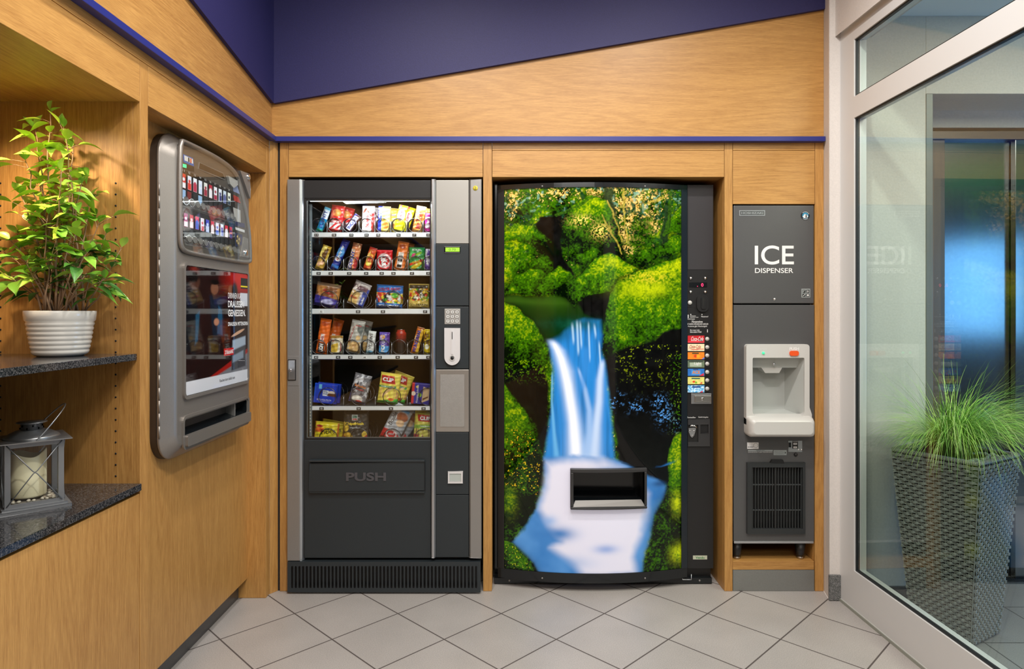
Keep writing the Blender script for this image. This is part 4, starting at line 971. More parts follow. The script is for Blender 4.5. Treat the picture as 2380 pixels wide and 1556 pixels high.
def strip(mb, x0, x1, z0, z1, d0, d1, m, n=24):
    xs_ = [x0+(x1-x0)*k/n for k in range(n+1)]; bb = len(mb.v)
    for x in xs_: mb.v += [dfr(x, z0, d0), dfr(x, z1, d0), dfr(x, z1, d1), dfr(x, z0, d1)]
    for i in range(n):
        for q in range(4): q2 = (q+1) % 4; mb.face([bb+i*4+q, bb+i*4+q2, bb+i*4+4+q2, bb+i*4+4+q], m)
    mb.face([bb+k for k in (3, 2, 1, 0)], m); mb.face([bb+n*4+k for k in range(4)], m)
px0, px1 = fX(1172, 2.985), fX(1583, 2.985); pz0, pz1 = fZ(1323, 2.975), fZ(441, 2.98)
b = MB(); strip(b, xd0, xd1, zd0, pz0, -.02, .006, BLACKG); strip(b, xd0, xd1, pz1, zd1, -.02, .006, BLACKG); strip(b, xd0, px0, pz0, pz1, -.02, .006, BLACK, 3)
strip(b, px1, xd1, pz0, pz1, -.02, .008, mat('blue_black_edge', (.010, .016, .024), .2), 3)
hx0, hx1, hz0, hz1 = fX(1332, 2.93), fX(1497, 2.93), fZ(1176, 2.93), fZ(1097, 2.93)
b.box(xd0, xd1, 3.0, 3.055, zd0, hz0-.01, BLACK); b.box(xd0, xd1, 3.0, 3.055, hz1+.01, zd1, BLACK); b.box(xd0, hx0-.01, 3.0, 3.055, hz0-.01, hz1+.01, BLACK); b.box(hx1+.01, xd1, 3.0, 3.055, hz0-.01, hz1+.01, BLACK)
obj('door_frame', b, dm)
b = MB()
for px in (1260, 1498):
    for zz in (zd1-.014, zd0+.016): b.lathe([(0, .002), (.0035, .0018), (.004, 0)], dfr(fX(px, 2.95), zz, .006), SILV, 12, 'y')
obj('screws', b, dm)
b = MB(); b.tube([(fX(1586, 2.99), 3.0, .045), (fX(1586, 2.99), 2.985, .03), (fX(1606, 2.99), 2.985, .03), (fX(1606, 2.99), 2.985, .055)], .0014, SILVE, 6); obj('wire_catch', b, dm)
def paint_waterfall():
    cv = Cv(400, 860, 411, 885, (10, 16, 8), y_down=True, x0=1172, y0=438)
    X, Y = cv.X, cv.Y
    wx = X+8*(fbm(X/26, Y/26, 1, 3)-.5)*2; wy = Y+8*(fbm(X/26, Y/26, 2, 3)-.5)*2
    fine = fbm(X/3.2, Y/3.2, 5, 3); mid = fbm(X/11, Y/11, 6, 3); big = fbm(X/45, Y/45, 8, 3)
    def C_(c): return np.zeros(X.shape+(3,))+s2l(c)
    def mixc(a, b_, t): t = np.clip(t, 0, 1)[..., None]; return C_(a)*(1-t)+C_(b_)*t
    def moss(light, k=1.0, hi=(196, 208, 22), md=(72, 126, 12), lo=(8, 22, 6)):
        """light: 0 dark .. 1 sunlit"""
        t = np.clip(light+(fine-.5)*.72*k+(mid-.5)*.50*k, 0, 1)
        a = mixc(lo, md, t/.5); h = mixc(md, hi, (t-.5)/.5); m = (t > .5)[..., None]
        return np.where(m, h, a)
    # woodland background
    bg = moss(.32+1.1*(big-.5)); cv.c = bg
    f2 = fbm(X/2.6, Y/2.6, 22, 3); G = lambda cx, cy, rx, ry: np.exp(-((X-cx)/rx)**2-((Y-cy)/ry)**2)
    den = np.clip(1.0*G(1470, 470, 60, 46)+.9*G(1450, 560, 28, 40)+.8*G(1510, 520, 26, 34)+.8*G(1300, 450, 60, 16)+.75*G(1190, 465, 26, 40)+.7*G(1540, 450, 26, 14)+.7*G(1390, 450, 30, 20), 0, 1)
    cv.blend(ss(0, 1, den)*.55, moss(.10, hi=(190, 170, 60), md=(96, 84, 30), lo=(24, 30, 12)))
    leafy = ss(.72-.34*den, .80-.34*den, f2*.6+fbm(X/6, Y/6, 23, 2)*.4)
    cv.blend(leafy, mixc((170, 130, 50), (250, 214, 130), (f2-.3)*2.2))
    cv.blend(ss(.56, .64, fbm(X/8, Y/8, 27, 3))*den*.8, moss(.30))
    cv.blend(ss(.60, .68, fbm(X/9, Y/9, 31, 3))*ss(660, 500, Y)*.8, mixc((8, 40, 28), (40, 96, 60), fine))
    cv.blend(ss(.66, .72, fbm(X/10, Y/10, 41, 3))*ss(560, 430, Y)*.7, mixc((90, 150, 130), (170, 205, 190), fine))
    def blob(pts, col, soft=3, warp=1, op=1):
        d = cv.sdf(pts, X+(wx-X)*warp, Y+(wy-Y)*warp); cv.blend(op*(1-ss(-soft, soft, d)), col); return d
    blk = mixc((10, 10, 10), (30, 30, 30), mid*1.2-.3)
    # dark gaps
    blob([(1255, 505), (1302, 498), (1306, 590), (1330, 640), (1300, 660), (1262, 600), (1240, 560)], blk)
    blob([(1395, 437), (1420, 437), (1425, 510), (1404, 505)], mixc((16, 26, 14), (70, 90, 40), fine), 4)
    blob([(1540, 470), (1560, 480), (1550, 600), (1530, 600)], mixc((16, 34, 20), (60, 90, 50), fine), 4)
    blob([(1462, 520), (1500, 505), (1520, 560), (1480, 590), (1464, 560)], moss(.18), 5, op=.8)
    # left mossy root
    def shaded(pts, x0, y0, x1, y1, a=.98, b_=.25, **k):
        t = np.clip(((X-x0)*(x1-x0)+(Y-y0)*(y1-y0))/((x1-x0)**2+(y1-y0)**2), 0, 1); b_ = b_*.40-.14; a = a*.92
        d = cv.sdf(pts, X+(wx-X)*k.get('warp', 1), Y+(wy-Y)*k.get('warp', 1)); rim = ss(0, 13, -d); cv.blend(.75*np.exp(-np.clip(d, 0, 99)/5.0)*(d > 0), C_((8, 18, 6)))
        return blob(pts, moss((a+(b_-a)*t**.85)*(.62+.38*rim)+.55*(big-.5)*(.5+t)), **k)
    shaded([(1172, 540), (1200, 522), (1240, 526), (1262, 548), (1300, 585), (1298, 596), (1270, 588), (1240, 570), (1200, 555), (1172, 560)], 1230, 522, 1240, 575, .85, .35)
    shaded([(1225, 612), (1262, 585), (1285, 610), (1290, 640), (1240, 660)], 1260, 590, 1260, 655, .6, .3)
    shaded([(1305, 520), (1322, 478), (1370, 455), (1408, 470), (1420, 505), (1440, 560), (1450, 600), (1400, 600), (1330, 580), (1304, 555)], 1370, 455, 1350, 600, .88, .25)
    blob([(1318, 545), (1345, 548), (1380, 560), (1400, 590), (1370, 600), (1340, 620), (1318, 600)], moss(.12), 6)
    shaded([(1340, 590), (1380, 575), (1400, 600), (1370, 640), (1345, 635)], 1370, 575, 1370, 640, .55, .2)
    cv.blend(np.maximum(G(1392, 538, 20, 16), G(1350, 515, 26, 12))*ss(.48, .58, f2)*1.1, C_((246, 214, 116)))
    shaded([(1583, 545), (1583, 580), (1530, 600), (1490, 620), (1450, 620), (1480, 588), (1530, 570)], 1530, 560, 1540, 612, .75, .25)
    shaded([(1583, 470), (1560, 500), (1548, 545), (1583, 540)], 1560, 480, 1570, 545, .8, .4)
    for (ax_, ay_, bx_, by_, w_) in ((1395, 500, 1442, 592, 1.2), (1410, 470, 1440, 560, 1.0), (1500, 470, 1540, 455, 1.5), (1290, 500, 1395, 452, 2.5), (1560, 440, 1545, 545, 3), (1440, 437, 1452, 560, 1.2)):
        cv.blend(.8*(1-ss(0, 1.5, np.abs(cv.sdf([(ax_, ay_), (bx_, by_), (bx_+.1, by_)], wx, wy))-w_)), mixc((120, 110, 30), (214, 196, 90), fine) if w_ < 2 else mixc((20, 46, 14), (84, 130, 30), fine))
    # pool behind the fall
    pool = mixc((12, 44, 14), (60, 96, 26), .9*np.exp(-((Y-694)/12)**2)+.35*(big-.3)+.25*np.exp(-((X-1290)/60)**2-((Y-700)/30)**2)*2)
    blob([(1172, 684), (1300, 690), (1420, 700), (1400, 760), (1390, 830), (1270, 830), (1172, 730)], pool, 3, .3)
    # mid boulders
    shaded([(1172, 655), (1178, 650), (1172, 684), (1230, 684)], 1180, 640, 1190, 684, .6, .4)
    shaded([(1176, 682), (1196, 642), (1225, 625), (1262, 628), (1278, 642), (1290, 662), (1262, 684)], 1230, 622, 1235, 684, .85, .38)
    shaded([(1240, 682), (1262, 645), (1300, 622), (1322, 636), (1330, 655), (1300, 686), (1265, 686)], 1295, 622, 1290, 684, .78, .35)
    blob([(1330, 690), (1352, 680), (1430, 655), (1425, 725), (1395, 745), (1352, 728)], blk, 4, .5)
    shaded([(1298, 686), (1305, 664), (1345, 640), (1378, 600), (1412, 590), (1445, 606), (1480, 625), (1440, 650), (1418, 676), (1352, 690), (1332, 712), (1326, 702)], 1385, 590, 1360, 705, 1.0, .50, soft=2, warp=.5)
    cv.blend((1-ss(-2, 2, np.abs(Y-(668-.30*(X-1360)))-2.5))*(X > 1335)*(X < 1440)*.5, moss(.25))
    # big right boulder
    shaded([(1392, 790), (1402, 735), (1415, 680), (1432, 655), (1470, 632), (1530, 612), (1590, 590), (1590, 790), (1540, 775), (1524, 780), (1500, 790), (1470, 800), (1425, 812), (1400, 830)], 1500, 600, 1480, 830, 1.0, .55, soft=2, warp=.6)
    cv.blend(np.exp(-((X-1500)/60)**2-((Y-672)/16)**2)*.9, moss(1.0))
    cv.blend(np.exp(-((X-1500)/45)**2-((Y-645)/12)**2)*.7*ss(.45, .6, fine), C_((222, 196, 60)))
    cv.blend((1-ss(-3, 3, cv.sdf([(1540, 660), (1583, 625), (1583, 770), (1548, 740), (1552, 700)], wx, wy)))*.55, moss(.45))
    # black rock right of the fall, with dull mottling
    blob([(1398, 832), (1425, 814), (1470, 802), (1520, 788), (1540, 770), (1590, 760), (1590, 1120), (1500, 1130), (1440, 1095), (1424, 1000), (1410, 900)], mixc((9, 9, 9), (24, 25, 24), mid), 4, .6)
    sp = ss(.63, .70, fine)*ss(.45, .6, mid); cv.blend(sp*ss(1410, 1450, X)*ss(930, 800, Y)*(Y > 800)*.9, moss(.55))
    cv.blend(ss(.60, .68, fine)*ss(1545, 1575, X)*(Y > 820)*(Y < 1010)*.8, moss(.4))
    for (cx, cy, rx, ry) in ((1428, 930, 18, 16), (1478, 940, 20, 12), (1528, 935, 14, 16), (1540, 962, 18, 20), (1572, 990, 8, 12)):
        cv.blend(np.exp(-((wx-cx)/rx)**2-((wy-cy)/ry)**2)*ss(.52, .62, fine)*ss(.42, .55, mid)*1.2, mixc((30, 80, 150), (110, 175, 240), fine*1.6-.3))
    # left bank
    shaded([(1165, 700), (1190, 712), (1235, 745), (1262, 780), (1274, 810), (1272, 850), (1240, 865), (1190, 855), (1165, 850)], 1250, 735, 1190, 850, .85, .2, soft=3)
    cv.blend(np.exp(-((X-1245)/14)**2-((Y-815)/26)**2)*.7, moss(.05))
    blob([(1165, 850), (1200, 862), (1262, 850), (1276, 890), (1270, 1000), (1262, 1062), (1240, 980), (1200, 930), (1165, 885)], mixc((9, 9, 9), (26, 26, 24), mid), 4, .5)
    sp = ss(.60, .68, fine)*ss(900, 850, Y)*(X < 1270)*(Y > 835); cv.blend(sp*.8, moss(.4))
    shaded([(1165, 880), (1190, 920), (1225, 960), (1240, 1000), (1256, 1060), (1262, 1120), (1255, 1150), (1235, 1190), (1215, 1225), (1190, 1262), (1165, 1270)], 1180, 960, 1235, 1100, .68, .28, soft=2, warp=.35)
    cv.blend(np.exp(-((X-1215)/26)**2-((Y-1050)/60)**2)*.75, moss(.14)); cv.blend(np.exp(-((X-1185)/14)**2-((Y-1160)/34)**2)*.7, moss(.62))
    cv.blend(ss(.74, .80, fbm(X/3, Y/3, 71, 2))*(1-ss(-6, 0, cv.sdf([(1165, 990), (1240, 1000), (1258, 1080), (1250, 1150), (1165, 1130)]))), C_((226, 190, 40)))
    # ---- water
    stream = [(1272, 790), (1300, 775), (1330, 745), (1356, 738), (1392, 742), (1396, 775), (1393, 812), (1402, 840), (1410, 900), (1418, 980), (1424, 1062), (1262, 1066), (1272, 1000), (1282, 930), (1284, 860)]
    d = cv.sdf(stream, X+2*(mid-.5), Y); blue = mixc((14, 66, 110), (52, 142, 214), .55+.9*(fbm(X/7, Y/90, 81, 3)-.35)+.25*ss(740, 820, Y)); cv.blend(1-ss(-7, 5, d), blue)
    cv.blend(np.exp(-((X-1330)/60)**2-((Y-752)/14)**2)*.8, mixc((10, 56, 30), (30, 110, 90), mid))
    cv.blend(np.exp(-((X-1290)/26)**2-((Y-775)/16)**2)*.75, C_((18, 62, 24)))
    def curve(pts, w, col=(226, 232, 248), op=1.0, soft=.6):
        ys = np.array([p[1] for p in pts], float); cx = np.interp(Y, ys, [p[0] for p in pts]); ww = np.interp(Y, ys, w if isinstance(w, (list, tuple)) else [w]*len(pts))
        vis = ss(ys[0]-4, ys[0]+14, Y)*ss(ys[-1]+14, ys[-1]-6, Y); cv.blend(op*vis*np.exp(-np.abs((X-cx)/ww)**2.4), C_(col))
    curve([(1278, 786), (1296, 812), (1312, 860), (1322, 920), (1332, 980), (1338, 1070)], [9, 13, 16, 15, 16, 22], (206, 222, 248))
    curve([(1284, 792), (1302, 830), (1317, 890), (1328, 960), (1338, 1070)], [4, 6, 8, 8, 12], (244, 246, 255))
    curve([(1396, 832), (1390, 880), (1388, 930), (1382, 985), (1374, 1070)], [5, 8, 9, 11, 18], (200, 218, 246), .95)
    curve([(1340, 850), (1356, 900), (1366, 950), (1366, 1000), (1356, 1070)], [3, 5, 7, 9, 14], (170, 200, 240), .8)
    curve([(1282, 860), (1281, 930), (1286, 1000), (1292, 1060)], [2, 2.5, 4, 7], (120, 190, 236), .8)
    for x_, a_, b_, w_ in ((1327, 748, 790, 2.6), (1338, 742, 815, 2.6), (1345, 744, 800, 2.2), (1364, 746, 830, 2.0), (1377, 750, 776, 2.4), (1388, 790, 840, 2)):
        curve([(x_, a_), (x_+3, b_)], w_, (190, 222, 246), .7)
    curve([(1358, 800), (1356, 860), (1350, 900)], [8, 10, 6], (70, 150, 222), .6)
    # foam pool
    pool = [(1262, 1058), (1330, 1050), (1425, 1060), (1462, 1078), (1500, 1100), (1525, 1110), (1548, 1128), (1535, 1165), (1520, 1190), (1510, 1240), (1494, 1290), (1490, 1330), (1250, 1330), (1225, 1290), (1188, 1262), (1218, 1225), (1240, 1185), (1258, 1140), (1263, 1110)]
    d = cv.sdf(pool, X+5*(mid-.5), Y+5*(mid-.5)); pb = mixc((42, 116, 186), (110, 168, 226), .5+.8*(big-.5)); cv.blend(1-ss(-7, 4, d), pb)
    inner = ss(-6, -34, d); white = [(1266, 1068), (1400, 1062), (1450, 1085), (1500, 1140), (1502, 1190), (1492, 1240), (1470, 1290), (1476, 1330), (1352, 1330), (1330, 1305), (1275, 1265), (1300, 1250), (1270, 1215), (1252, 1180), (1266, 1130)]
    dw = cv.sdf(white, X+16*(big-.5), Y+16*(big-.5)); cv.blend(1-ss(-16, 13, dw), C_((224, 224, 240)))
    for cx, cy, rx, ry, c_, o in ((1298, 1234, 34, 15, (74, 132, 196), .95), (1404, 1268, 26, 10, (140, 168, 222), .8), (1276, 1205, 16, 12, (120, 170, 228), .6), (1410, 1085, 30, 8, (90, 150, 215), .5), (1528, 1150, 22, 12, (60, 130, 200), .8), (1530, 1122, 18, 7, (30, 70, 120), .7), (1300, 1300, 60, 16, (90, 150, 212), .55), (1240, 1290, 30, 20, (70, 135, 200), .5)):
        cv.blend(o*np.exp(-((X-cx)/rx)**2-((Y-cy)/ry)**2), C_(c_))
    cv.blend(np.exp(-((wx-1496)/20)**2-((wy-1086)/5)**2)*0, C_((0, 0, 0)))
    # right lower bank
    shaded([(1590, 1000), (1570, 1015), (1552, 1042), (1548, 1100), (1552, 1135), (1536, 1165), (1522, 1195), (1512, 1240), (1497, 1290), (1490, 1330), (1590, 1330)], 1583, 1050, 1520, 1220, .80, .22, soft=2, warp=.5)
    cv.blend(np.exp(-((X-1530)/20)**2-((Y-1235)/70)**2)*.7, moss(.10)); cv.blend(np.exp(-((X-1572)/12)**2-((Y-1170)/26)**2), moss(.8)); cv.blend(np.exp(-((X-1576)/18)**2-((Y-1288)/20)**2), moss(.9))
    cv.blend(np.exp(-((wx-1545)/18)**2-((wy-1078+.4*(X-1545))/3)**2)*.9, C_((50, 120, 190)))
    shaded([(1165, 1258), (1190, 1262), (1215, 1285), (1240, 1305), (1252, 1330), (1165, 1330)], 1190, 1262, 1210, 1325, .5, .2, soft=2, warp=.4)
    cv.blend(ss(.70, .78, fbm(X/3.3, Y/3.3, 91, 2))*(1-ss(-4, 0, cv.sdf([(1165, 1260), (1195, 1265), (1250, 1330), (1165, 1330)]))), C_((180, 190, 40)))
    # dark rock strip between pool and right bank
    blob([(1440, 1070), (1500, 1088), (1552, 1080), (1552, 1120), (1520, 1106), (1462, 1076)], C_((14, 16, 18)), 3, .3)
    return cv
#BUILD
cvp = paint_waterfall()
gx = px0+cvp.U*(px1-px0); gz = pz0+cvp.V[::-1]*0+cvp.V*(pz1-pz0)
P = np.stack([gx, 2.995-.072*(1-((gx-xm)/hw)**2)-.001, gz], -1)
cvp.c = np.clip(cvp.c, 0, 1)**1.14
inside = (gx > hx0-.004) & (gx < hx1+.004) & (gz > hz0-.004) & (gz < hz1+.004)
grid_obj('waterfall_picture', cvp, P, POSTER, dm, mask=~inside)
# delivery opening
b = MB(); o4 = [fX(1325, 2.925), fX(1504, 2.925), fZ(1182.5, 2.925), fZ(1088.5, 2.925)]
FRM = mat('charcoal_frame', (.035, .035, .037), .35)
strip(b, o4[0], o4[1], hz1, o4[3], -.02, .020, FRM, 10); strip(b, o4[0], o4[1], o4[2], hz0, -.02, .024, FRM, 10); strip(b, o4[0], hx0, hz0, hz1, -.02, .020, FRM, 2); strip(b, hx1, o4[1], hz0, hz1, -.02, .020, FRM, 2)
obj('opening_frame', b, dm, bevel=.003)
b = MB(); yb_ = 3.10
b.quad([(hx0, 2.92, hz0), (hx1, 2.92, hz0), (hx1, yb_, hz0), (hx0, yb_, hz0)], BLACK); b.quad([(hx0, 2.92, hz1), (hx1, 2.92, hz1), (hx1, yb_, hz1), (hx0, yb_, hz1)], BLACK); b.quad([(hx0, yb_, hz0), (hx1, yb_, hz0), (hx1, yb_, hz1), (hx0, yb_, hz1)], mat('mesh_back', (.02, .02, .02), .4, bump=(260, 1, .5)))
b.quad([(hx0, 2.92, hz0), (hx0, yb_, hz0), (hx0, yb_, hz1), (hx0, 2.92, hz1)], BLACK); b.quad([(hx1, 2.92, hz0), (hx1, yb_, hz0), (hx1, yb_, hz1), (hx1, 2.92, hz1)], BLACK)
b.box(hx0+.005, hx1-.005, 2.99, 3.0, hz0, hz0+.02, BLACKG); obj('delivery_bin', b, dm)
b = MB(); zl = fZ(1168, 2.92)
b.quad([(hx0-.004, yd(hx0)-.021, hz0-.001), (hx1+.004, yd(hx1)-.021, hz0-.001), (hx1-.010, yd(hx1)+.006, zl+.004), (hx0+.010, yd(hx0)+.006, zl+.004)], mat('sloped_metal_lip', (.30, .29, .28), .4, .5)); obj('metal_lip', b, dm)
# control column
YC = 3.0
def KX(p): return fX(p, YC)
def KZ(p): return fZ(p, YC)
b = MB(); b.box(KX(1597.5), KX(1658), YC, YC+.06, KZ(1322), KZ(430), BLACK); b.box(KX(1598), KX(1657), YC-.0015, YC, KZ(627), KZ(432), mat('graphite_panel', (.028, .026, .030), .5)); colp = obj('control_column', b, dm, bevel=.001)
b = MB(); b.plate(rc(KX(1602), KX(1643), KZ(668), KZ(657)), fr(YC), 0, .002, BLACKG); b.text('0', KX(1629.5), KX(1634.5), KZ(666.5), KZ(659), fr(YC), .0022, REDL); b.text('.', KX(1620), KX(1621.5), KZ(666.5), KZ(665), fr(YC), .0022, REDL); obj('red_display', b, colp)
for px, py in ((1605, 647), (1639, 647), (1605, 679), (1639, 679)):
    b = MB(); b.lathe([(0, .006), (.004, .0055), (.0068, .003), (.0072, 0)], (KX(px), YC, KZ(py)), CHROME, 18, 'y'); obj('chrome_bolt', b, colp)
b = MB(); b.plate(rc(KX(1598), KX(1609), KZ(714), KZ(695)), fr(YC), 0, .0015, BLACK); b.lathe([(0, .005), (.0095, .004), (.010, 0)], (KX(1603), YC-.001, KZ(704)), LGREY, 22, 'y'); obj('return_button', b, colp)
b = MB(); b.plate(rrect(KX(1618.5), KX(1646), KZ(725.5), KZ(684.5), .026, 10), fr(YC), 0, .009, BLACK); b.plate(rrect(KX(1628), KX(1639), KZ(719), KZ(691), .009, 6), fr(YC-.009), 0, .004, BLACK); b.box(KX(1631.7), KX(1634.4), YC-.0135, YC-.012, KZ(712), KZ(694), BLKI); obj('coin_slot', b, colp, bevel=.002)
b = MB(); ct = lambda s_, a0, a1, c0_, c1_, bold=0: b.text(s_, KX(a0), KX(a1), KZ(c1_), KZ(c0_), fr(YC), .0004, WHITE, bold)
b.box(KX(1598.5), KX(1600.5), YC-.0004, YC, KZ(740), KZ(732), WHITE); ct('Geldrückgabe', 1598, 1615, 740.5, 744); ct('Bei Betrieb bitte', 1604, 1617, 733.5, 736); ct('abgezähltes Geld', 1604, 1623, 737, 739.5); ct('Münzeinwurf', 1630, 1646, 734.5, 738)
for px in (1605.5, 1631.5): b.plate(circ(KX(px), KZ(731.3), .0024, 10), fr(YC), 0, .0004, WHITE)
ct('Münzannahme', 1608, 1633, 745.5, 750.5); ct('€ 0,05/0,10/0,20/0,50/1,00/2,00', 1597.8, 1646, 751.5, 756); ct('Automat gibt Wechselgeld', 1598.5, 1643, 757, 761.5); ct('Bei rotem Licht', 1604, 1626, 766, 769.5); ct('bitte andere Wahl', 1604, 1630, 770, 774); b.box(KX(1643.5), KX(1645), YC-.0004, YC, KZ(773), KZ(766), WHITE)
ct('Flaschenöffner', 1597.6, 1617, 969, 972.5); ct('Geldrückgabe', 1623, 1646, 968.5, 972.5); obj('white_lettering', b, colp)
flav = [((178, 30, 38), 'Coca-Cola', (240, 235, 235), 1), ((214, 196, 160), 'Coca-Cola', (190, 30, 35), 2), ((222, 120, 30), '', (240, 180, 60), 3), ((96, 110, 88), 'Light', (225, 228, 215), 4), ((40, 100, 170), 'ACE', (225, 70, 60), 5), ((205, 198, 110), '', (235, 235, 215), 6), ((90, 160, 205), '', (225, 238, 245), 7)]
for k, (bg, s_, tc_, kk) in enumerate(flav):
    z1_ = KZ(780.5+19.25*k); z0_ = KZ(797+19.25*k); xx0, xx1 = KX(1597.8), KX(1636.5)
    cv = Cv(60, 26, 60, 26, bg); cv.grain(.15, .25, k)
    if kk == 1: cv.ell(46, 4, 8, 9, (20, 20, 22), .3); cv.poly([(0, 4), (30, 8), (60, 3), (60, 0), (0, 0)], (215, 60, 70), 1)
    if kk == 2: cv.poly([(2, 10), (20, 3), (44, 6), (44, 8), (20, 6)], (190, 30, 35), .8); cv.rect(44, 58, 6, 8, (190, 60, 50))
    if kk == 3: cv.ell(28, 12, 6, 6, (190, 60, 20), .3); cv.ell(38, 11, 6, 6, (240, 150, 30), .3); cv.rect(16, 40, 19, 24, (70, 60, 30)); cv.poly([(50, 0), (60, 8), (60, 0)], (50, 110, 190), .6)
    if kk == 4: cv.rect(8, 50, 4, 18, (150, 160, 140)); cv.rect(4, 56, 20, 24, (40, 46, 40))
    if kk == 5: cv.poly([(40, 0), (58, 10), (58, 0)], (200, 40, 50), .6); cv.rect(14, 46, 4, 20, (70, 140, 200), 2); cv.rect(20, 38, 21, 25, (35, 60, 110))
    if kk == 6: cv.ell(22, 9, 5, 4, (200, 60, 30), .3); cv.ell(30, 6, 4, 4, (120, 160, 40), .3); cv.poly([(42, 2), (52, 8), (52, 1)], (200, 40, 40), .5); cv.rect(14, 44, 18, 23, (50, 90, 80))
    if kk == 7: cv.blend((fbm(cv.X*.3, cv.Y*.4, 9) > .55)*.8, (225, 240, 250)); cv.rect(16, 46, 17, 23, (30, 60, 120)); cv.poly([(42, 0), (54, 7), (54, 0)], (200, 40, 50), .5)
    P = np.stack([xx0+cv.U*(xx1-xx0), np.full(cv.U.shape, YC-.004), z0_+cv.V*(z1_-z0_)], -1)
    b = MB(); b.box(xx0-.0, xx1+.002, YC-.0035, YC, z0_-.002, z1_+.003, BLACK); ho_ = obj('label_holder', b, colp)
    lab = grid_obj('flavour_label', cv, P, CARD, colp)
    b = MB()
    if s_ == 'Coca-Cola': b.text(s_, xx0+.016 if kk == 1 else xx0+.008, xx1-.004 if kk == 1 else xx1-.016, z0_+.009 if kk == 1 else z0_+.013, z1_-.005, fr(YC-.004), .0006, WHITE if kk == 1 else mat('red_ink', (.5, .02, .02), .5), .01, ital=.25)
    if kk == 2: b.text('light', xx0+.042, xx0+.056, z0_+.007, z0_+.013, fr(YC-.004), .0006, mat('red_ink', (.5, .02, .02), .5))
    if kk == 4: b.text('Light', xx0+.03, xx1-.014, z0_+.010, z1_-.008, fr(YC-.004), .0006, WHITE, .02)
    if kk == 5: b.text('ACE', xx0+.020, xx1-.020, z0_+.009, z1_-.008, fr(YC-.004), .0006, mat('ace_ink', (.7, .25, .1), .5), .04)
    if b.v: obj('label_lettering', b, colp)
    b = MB(); b.plate(rc(KX(1637.5), KX(1650), z0_-.001, z1_+.001), fr(YC), 0, .003, BLACK); b.lathe([(0, .008), (.0088, .0072), (.0095, .003)], (KX(1643), YC, (z0_+z1_)/2+.001), LGREY, 22, 'y'); obj('selection_button', b, colp)
b = MB(); b.box(KX(1606), KX(1653), YC-.004, YC, KZ(939), KZ(915), SILVE); b.box(KX(1613.5), KX(1650.5), YC-.012, YC-.004, KZ(934.5), KZ(919.5), mat('steel_grip', (.50, .49, .47), .25, .9)); b.lathe([(0, .014), (.006, .014), (.0075, .012)], (KX(1631), YC, KZ(927.5)), CHROME, 20, 'y'); obj('lock_handle', b, colp, bevel=.0015)
b = MB(); b.plate(rc(KX(1597.8), KX(1649), KZ(1037), KZ(975)), fr(YC), 0, .006, FRM, [rc(KX(1599), KX(1622), KZ(1027), KZ(987))[::-1], rc(KX(1627), KX(1645.5), KZ(1008), KZ(986.5))[::-1]]); obj('recess_plate', b, colp, bevel=.001)
b = MB(); b.box(KX(1599), KX(1622), YC-.0005, YC, KZ(1027), KZ(987), BLKI); obj('dark_recess', b, colp)
b = MB(); b.plate([(KX(1600), KZ(995)), (KX(1600), KZ(1004)), (KX(1604), KZ(1014)), (KX(1608), KZ(1017.5)), (KX(1612), KZ(1013)), (KX(1615), KZ(1004)), (KX(1617), KZ(996)), (KX(1613), KZ(994))], fr(YC), .003, .006, SILVE)
b.tube([(KX(1600), YC-.008, KZ(991)), (KX(1606), YC-.014, KZ(988.5)), (KX(1614), YC-.013, KZ(989.5)), (KX(1619), YC-.010, KZ(995))], .0034, CHROME, 8)
for px, py in ((1602.5, 1001), (1612, 1001), (1608, 1012)): b.lathe([(0, .009), (.003, .008), (.0035, .006)], (KX(px), YC, KZ(py)), CHROME, 12, 'y')
obj('bottle_opener', b, colp)
b = MB(); b.box(KX(1610.5), KX(1643.5), YC-.001, YC, KZ(1301), KZ(1292), mat('cream_badge', (.55, .58, .45), .4)); b.text('Vendo', KX(1616.5), KX(1637.5), KZ(1299.5), KZ(1294), fr(YC-.001), .0003, mat('green_ink', (.02, .22, .06), .5), .02); obj('maker_badge', b, colp)

# ================================================================== ICE DISPENSER
YI = 2.934
ic = empty('ice_dispenser', (fX(1798, YI), 3.1, fZ(1306, YI)), 'slim dark grey ice dispenser with a light grey dispensing basin', 'ice dispenser')
def IX(p): return fX(p, YI)
def IZ(p): return fZ(p, YI)
def if_(a, c, d): return (fX(a, YI), YI-d, fZ(c, YI))
b = MB(); b.box(IX(1706), IX(1709), YI+.022, 3.55, IZ(1258), IZ(479), ICEG); b.box(IX(1888), IX(1891), YI+.022, 3.55, IZ(1258), IZ(479), ICEG); b.box(IX(1709), IX(1888), YI+.022, 3.55, IZ(482), IZ(479), ICEG); b.box(IX(1709), IX(1888), YI+.022, 3.55, IZ(1258), IZ(1255), ICEG); b.box(IX(1709), IX(1888), 3.54, 3.55, IZ(1255), IZ(482), ICEG); obj('cabinet', b, ic)
b = MB(); b.box(IX(1705), IX(1892), YI, YI+.022, IZ(706), IZ(477.5), ICEG); up = obj('upper_door', b, ic, bevel=.004, seg=3)
hb = (1733, 1862, 840, 964)
b = MB(); b.plate([(1705, 1258), (1892, 1258), (1892, 709), (1705, 709)], if_, -.022, 0, ICEG, [rc(1735, 1868, 1078, 1238), rc(1744, 1863, 830, 964)], m_hole=BLACK); obj('lower_panel', b, ic)
b = MB(); b.box(IX(1706), IX(1891), YI-.001, YI+.05, IZ(1264), IZ(1258.5), SILVE); obj('metal_edge', b, ic, bevel=.001)
b = MB(); b.text('ICE', IX(1754), IX(1845), IZ(615.5), IZ(571), fr(YI), .0010, WHITE, .01); b.text('DISPENSER', IX(1754.5), IX(1843.5), IZ(635), IZ(623.5), fr(YI), .0010, WHITE, .01); obj('large_lettering', b, up)
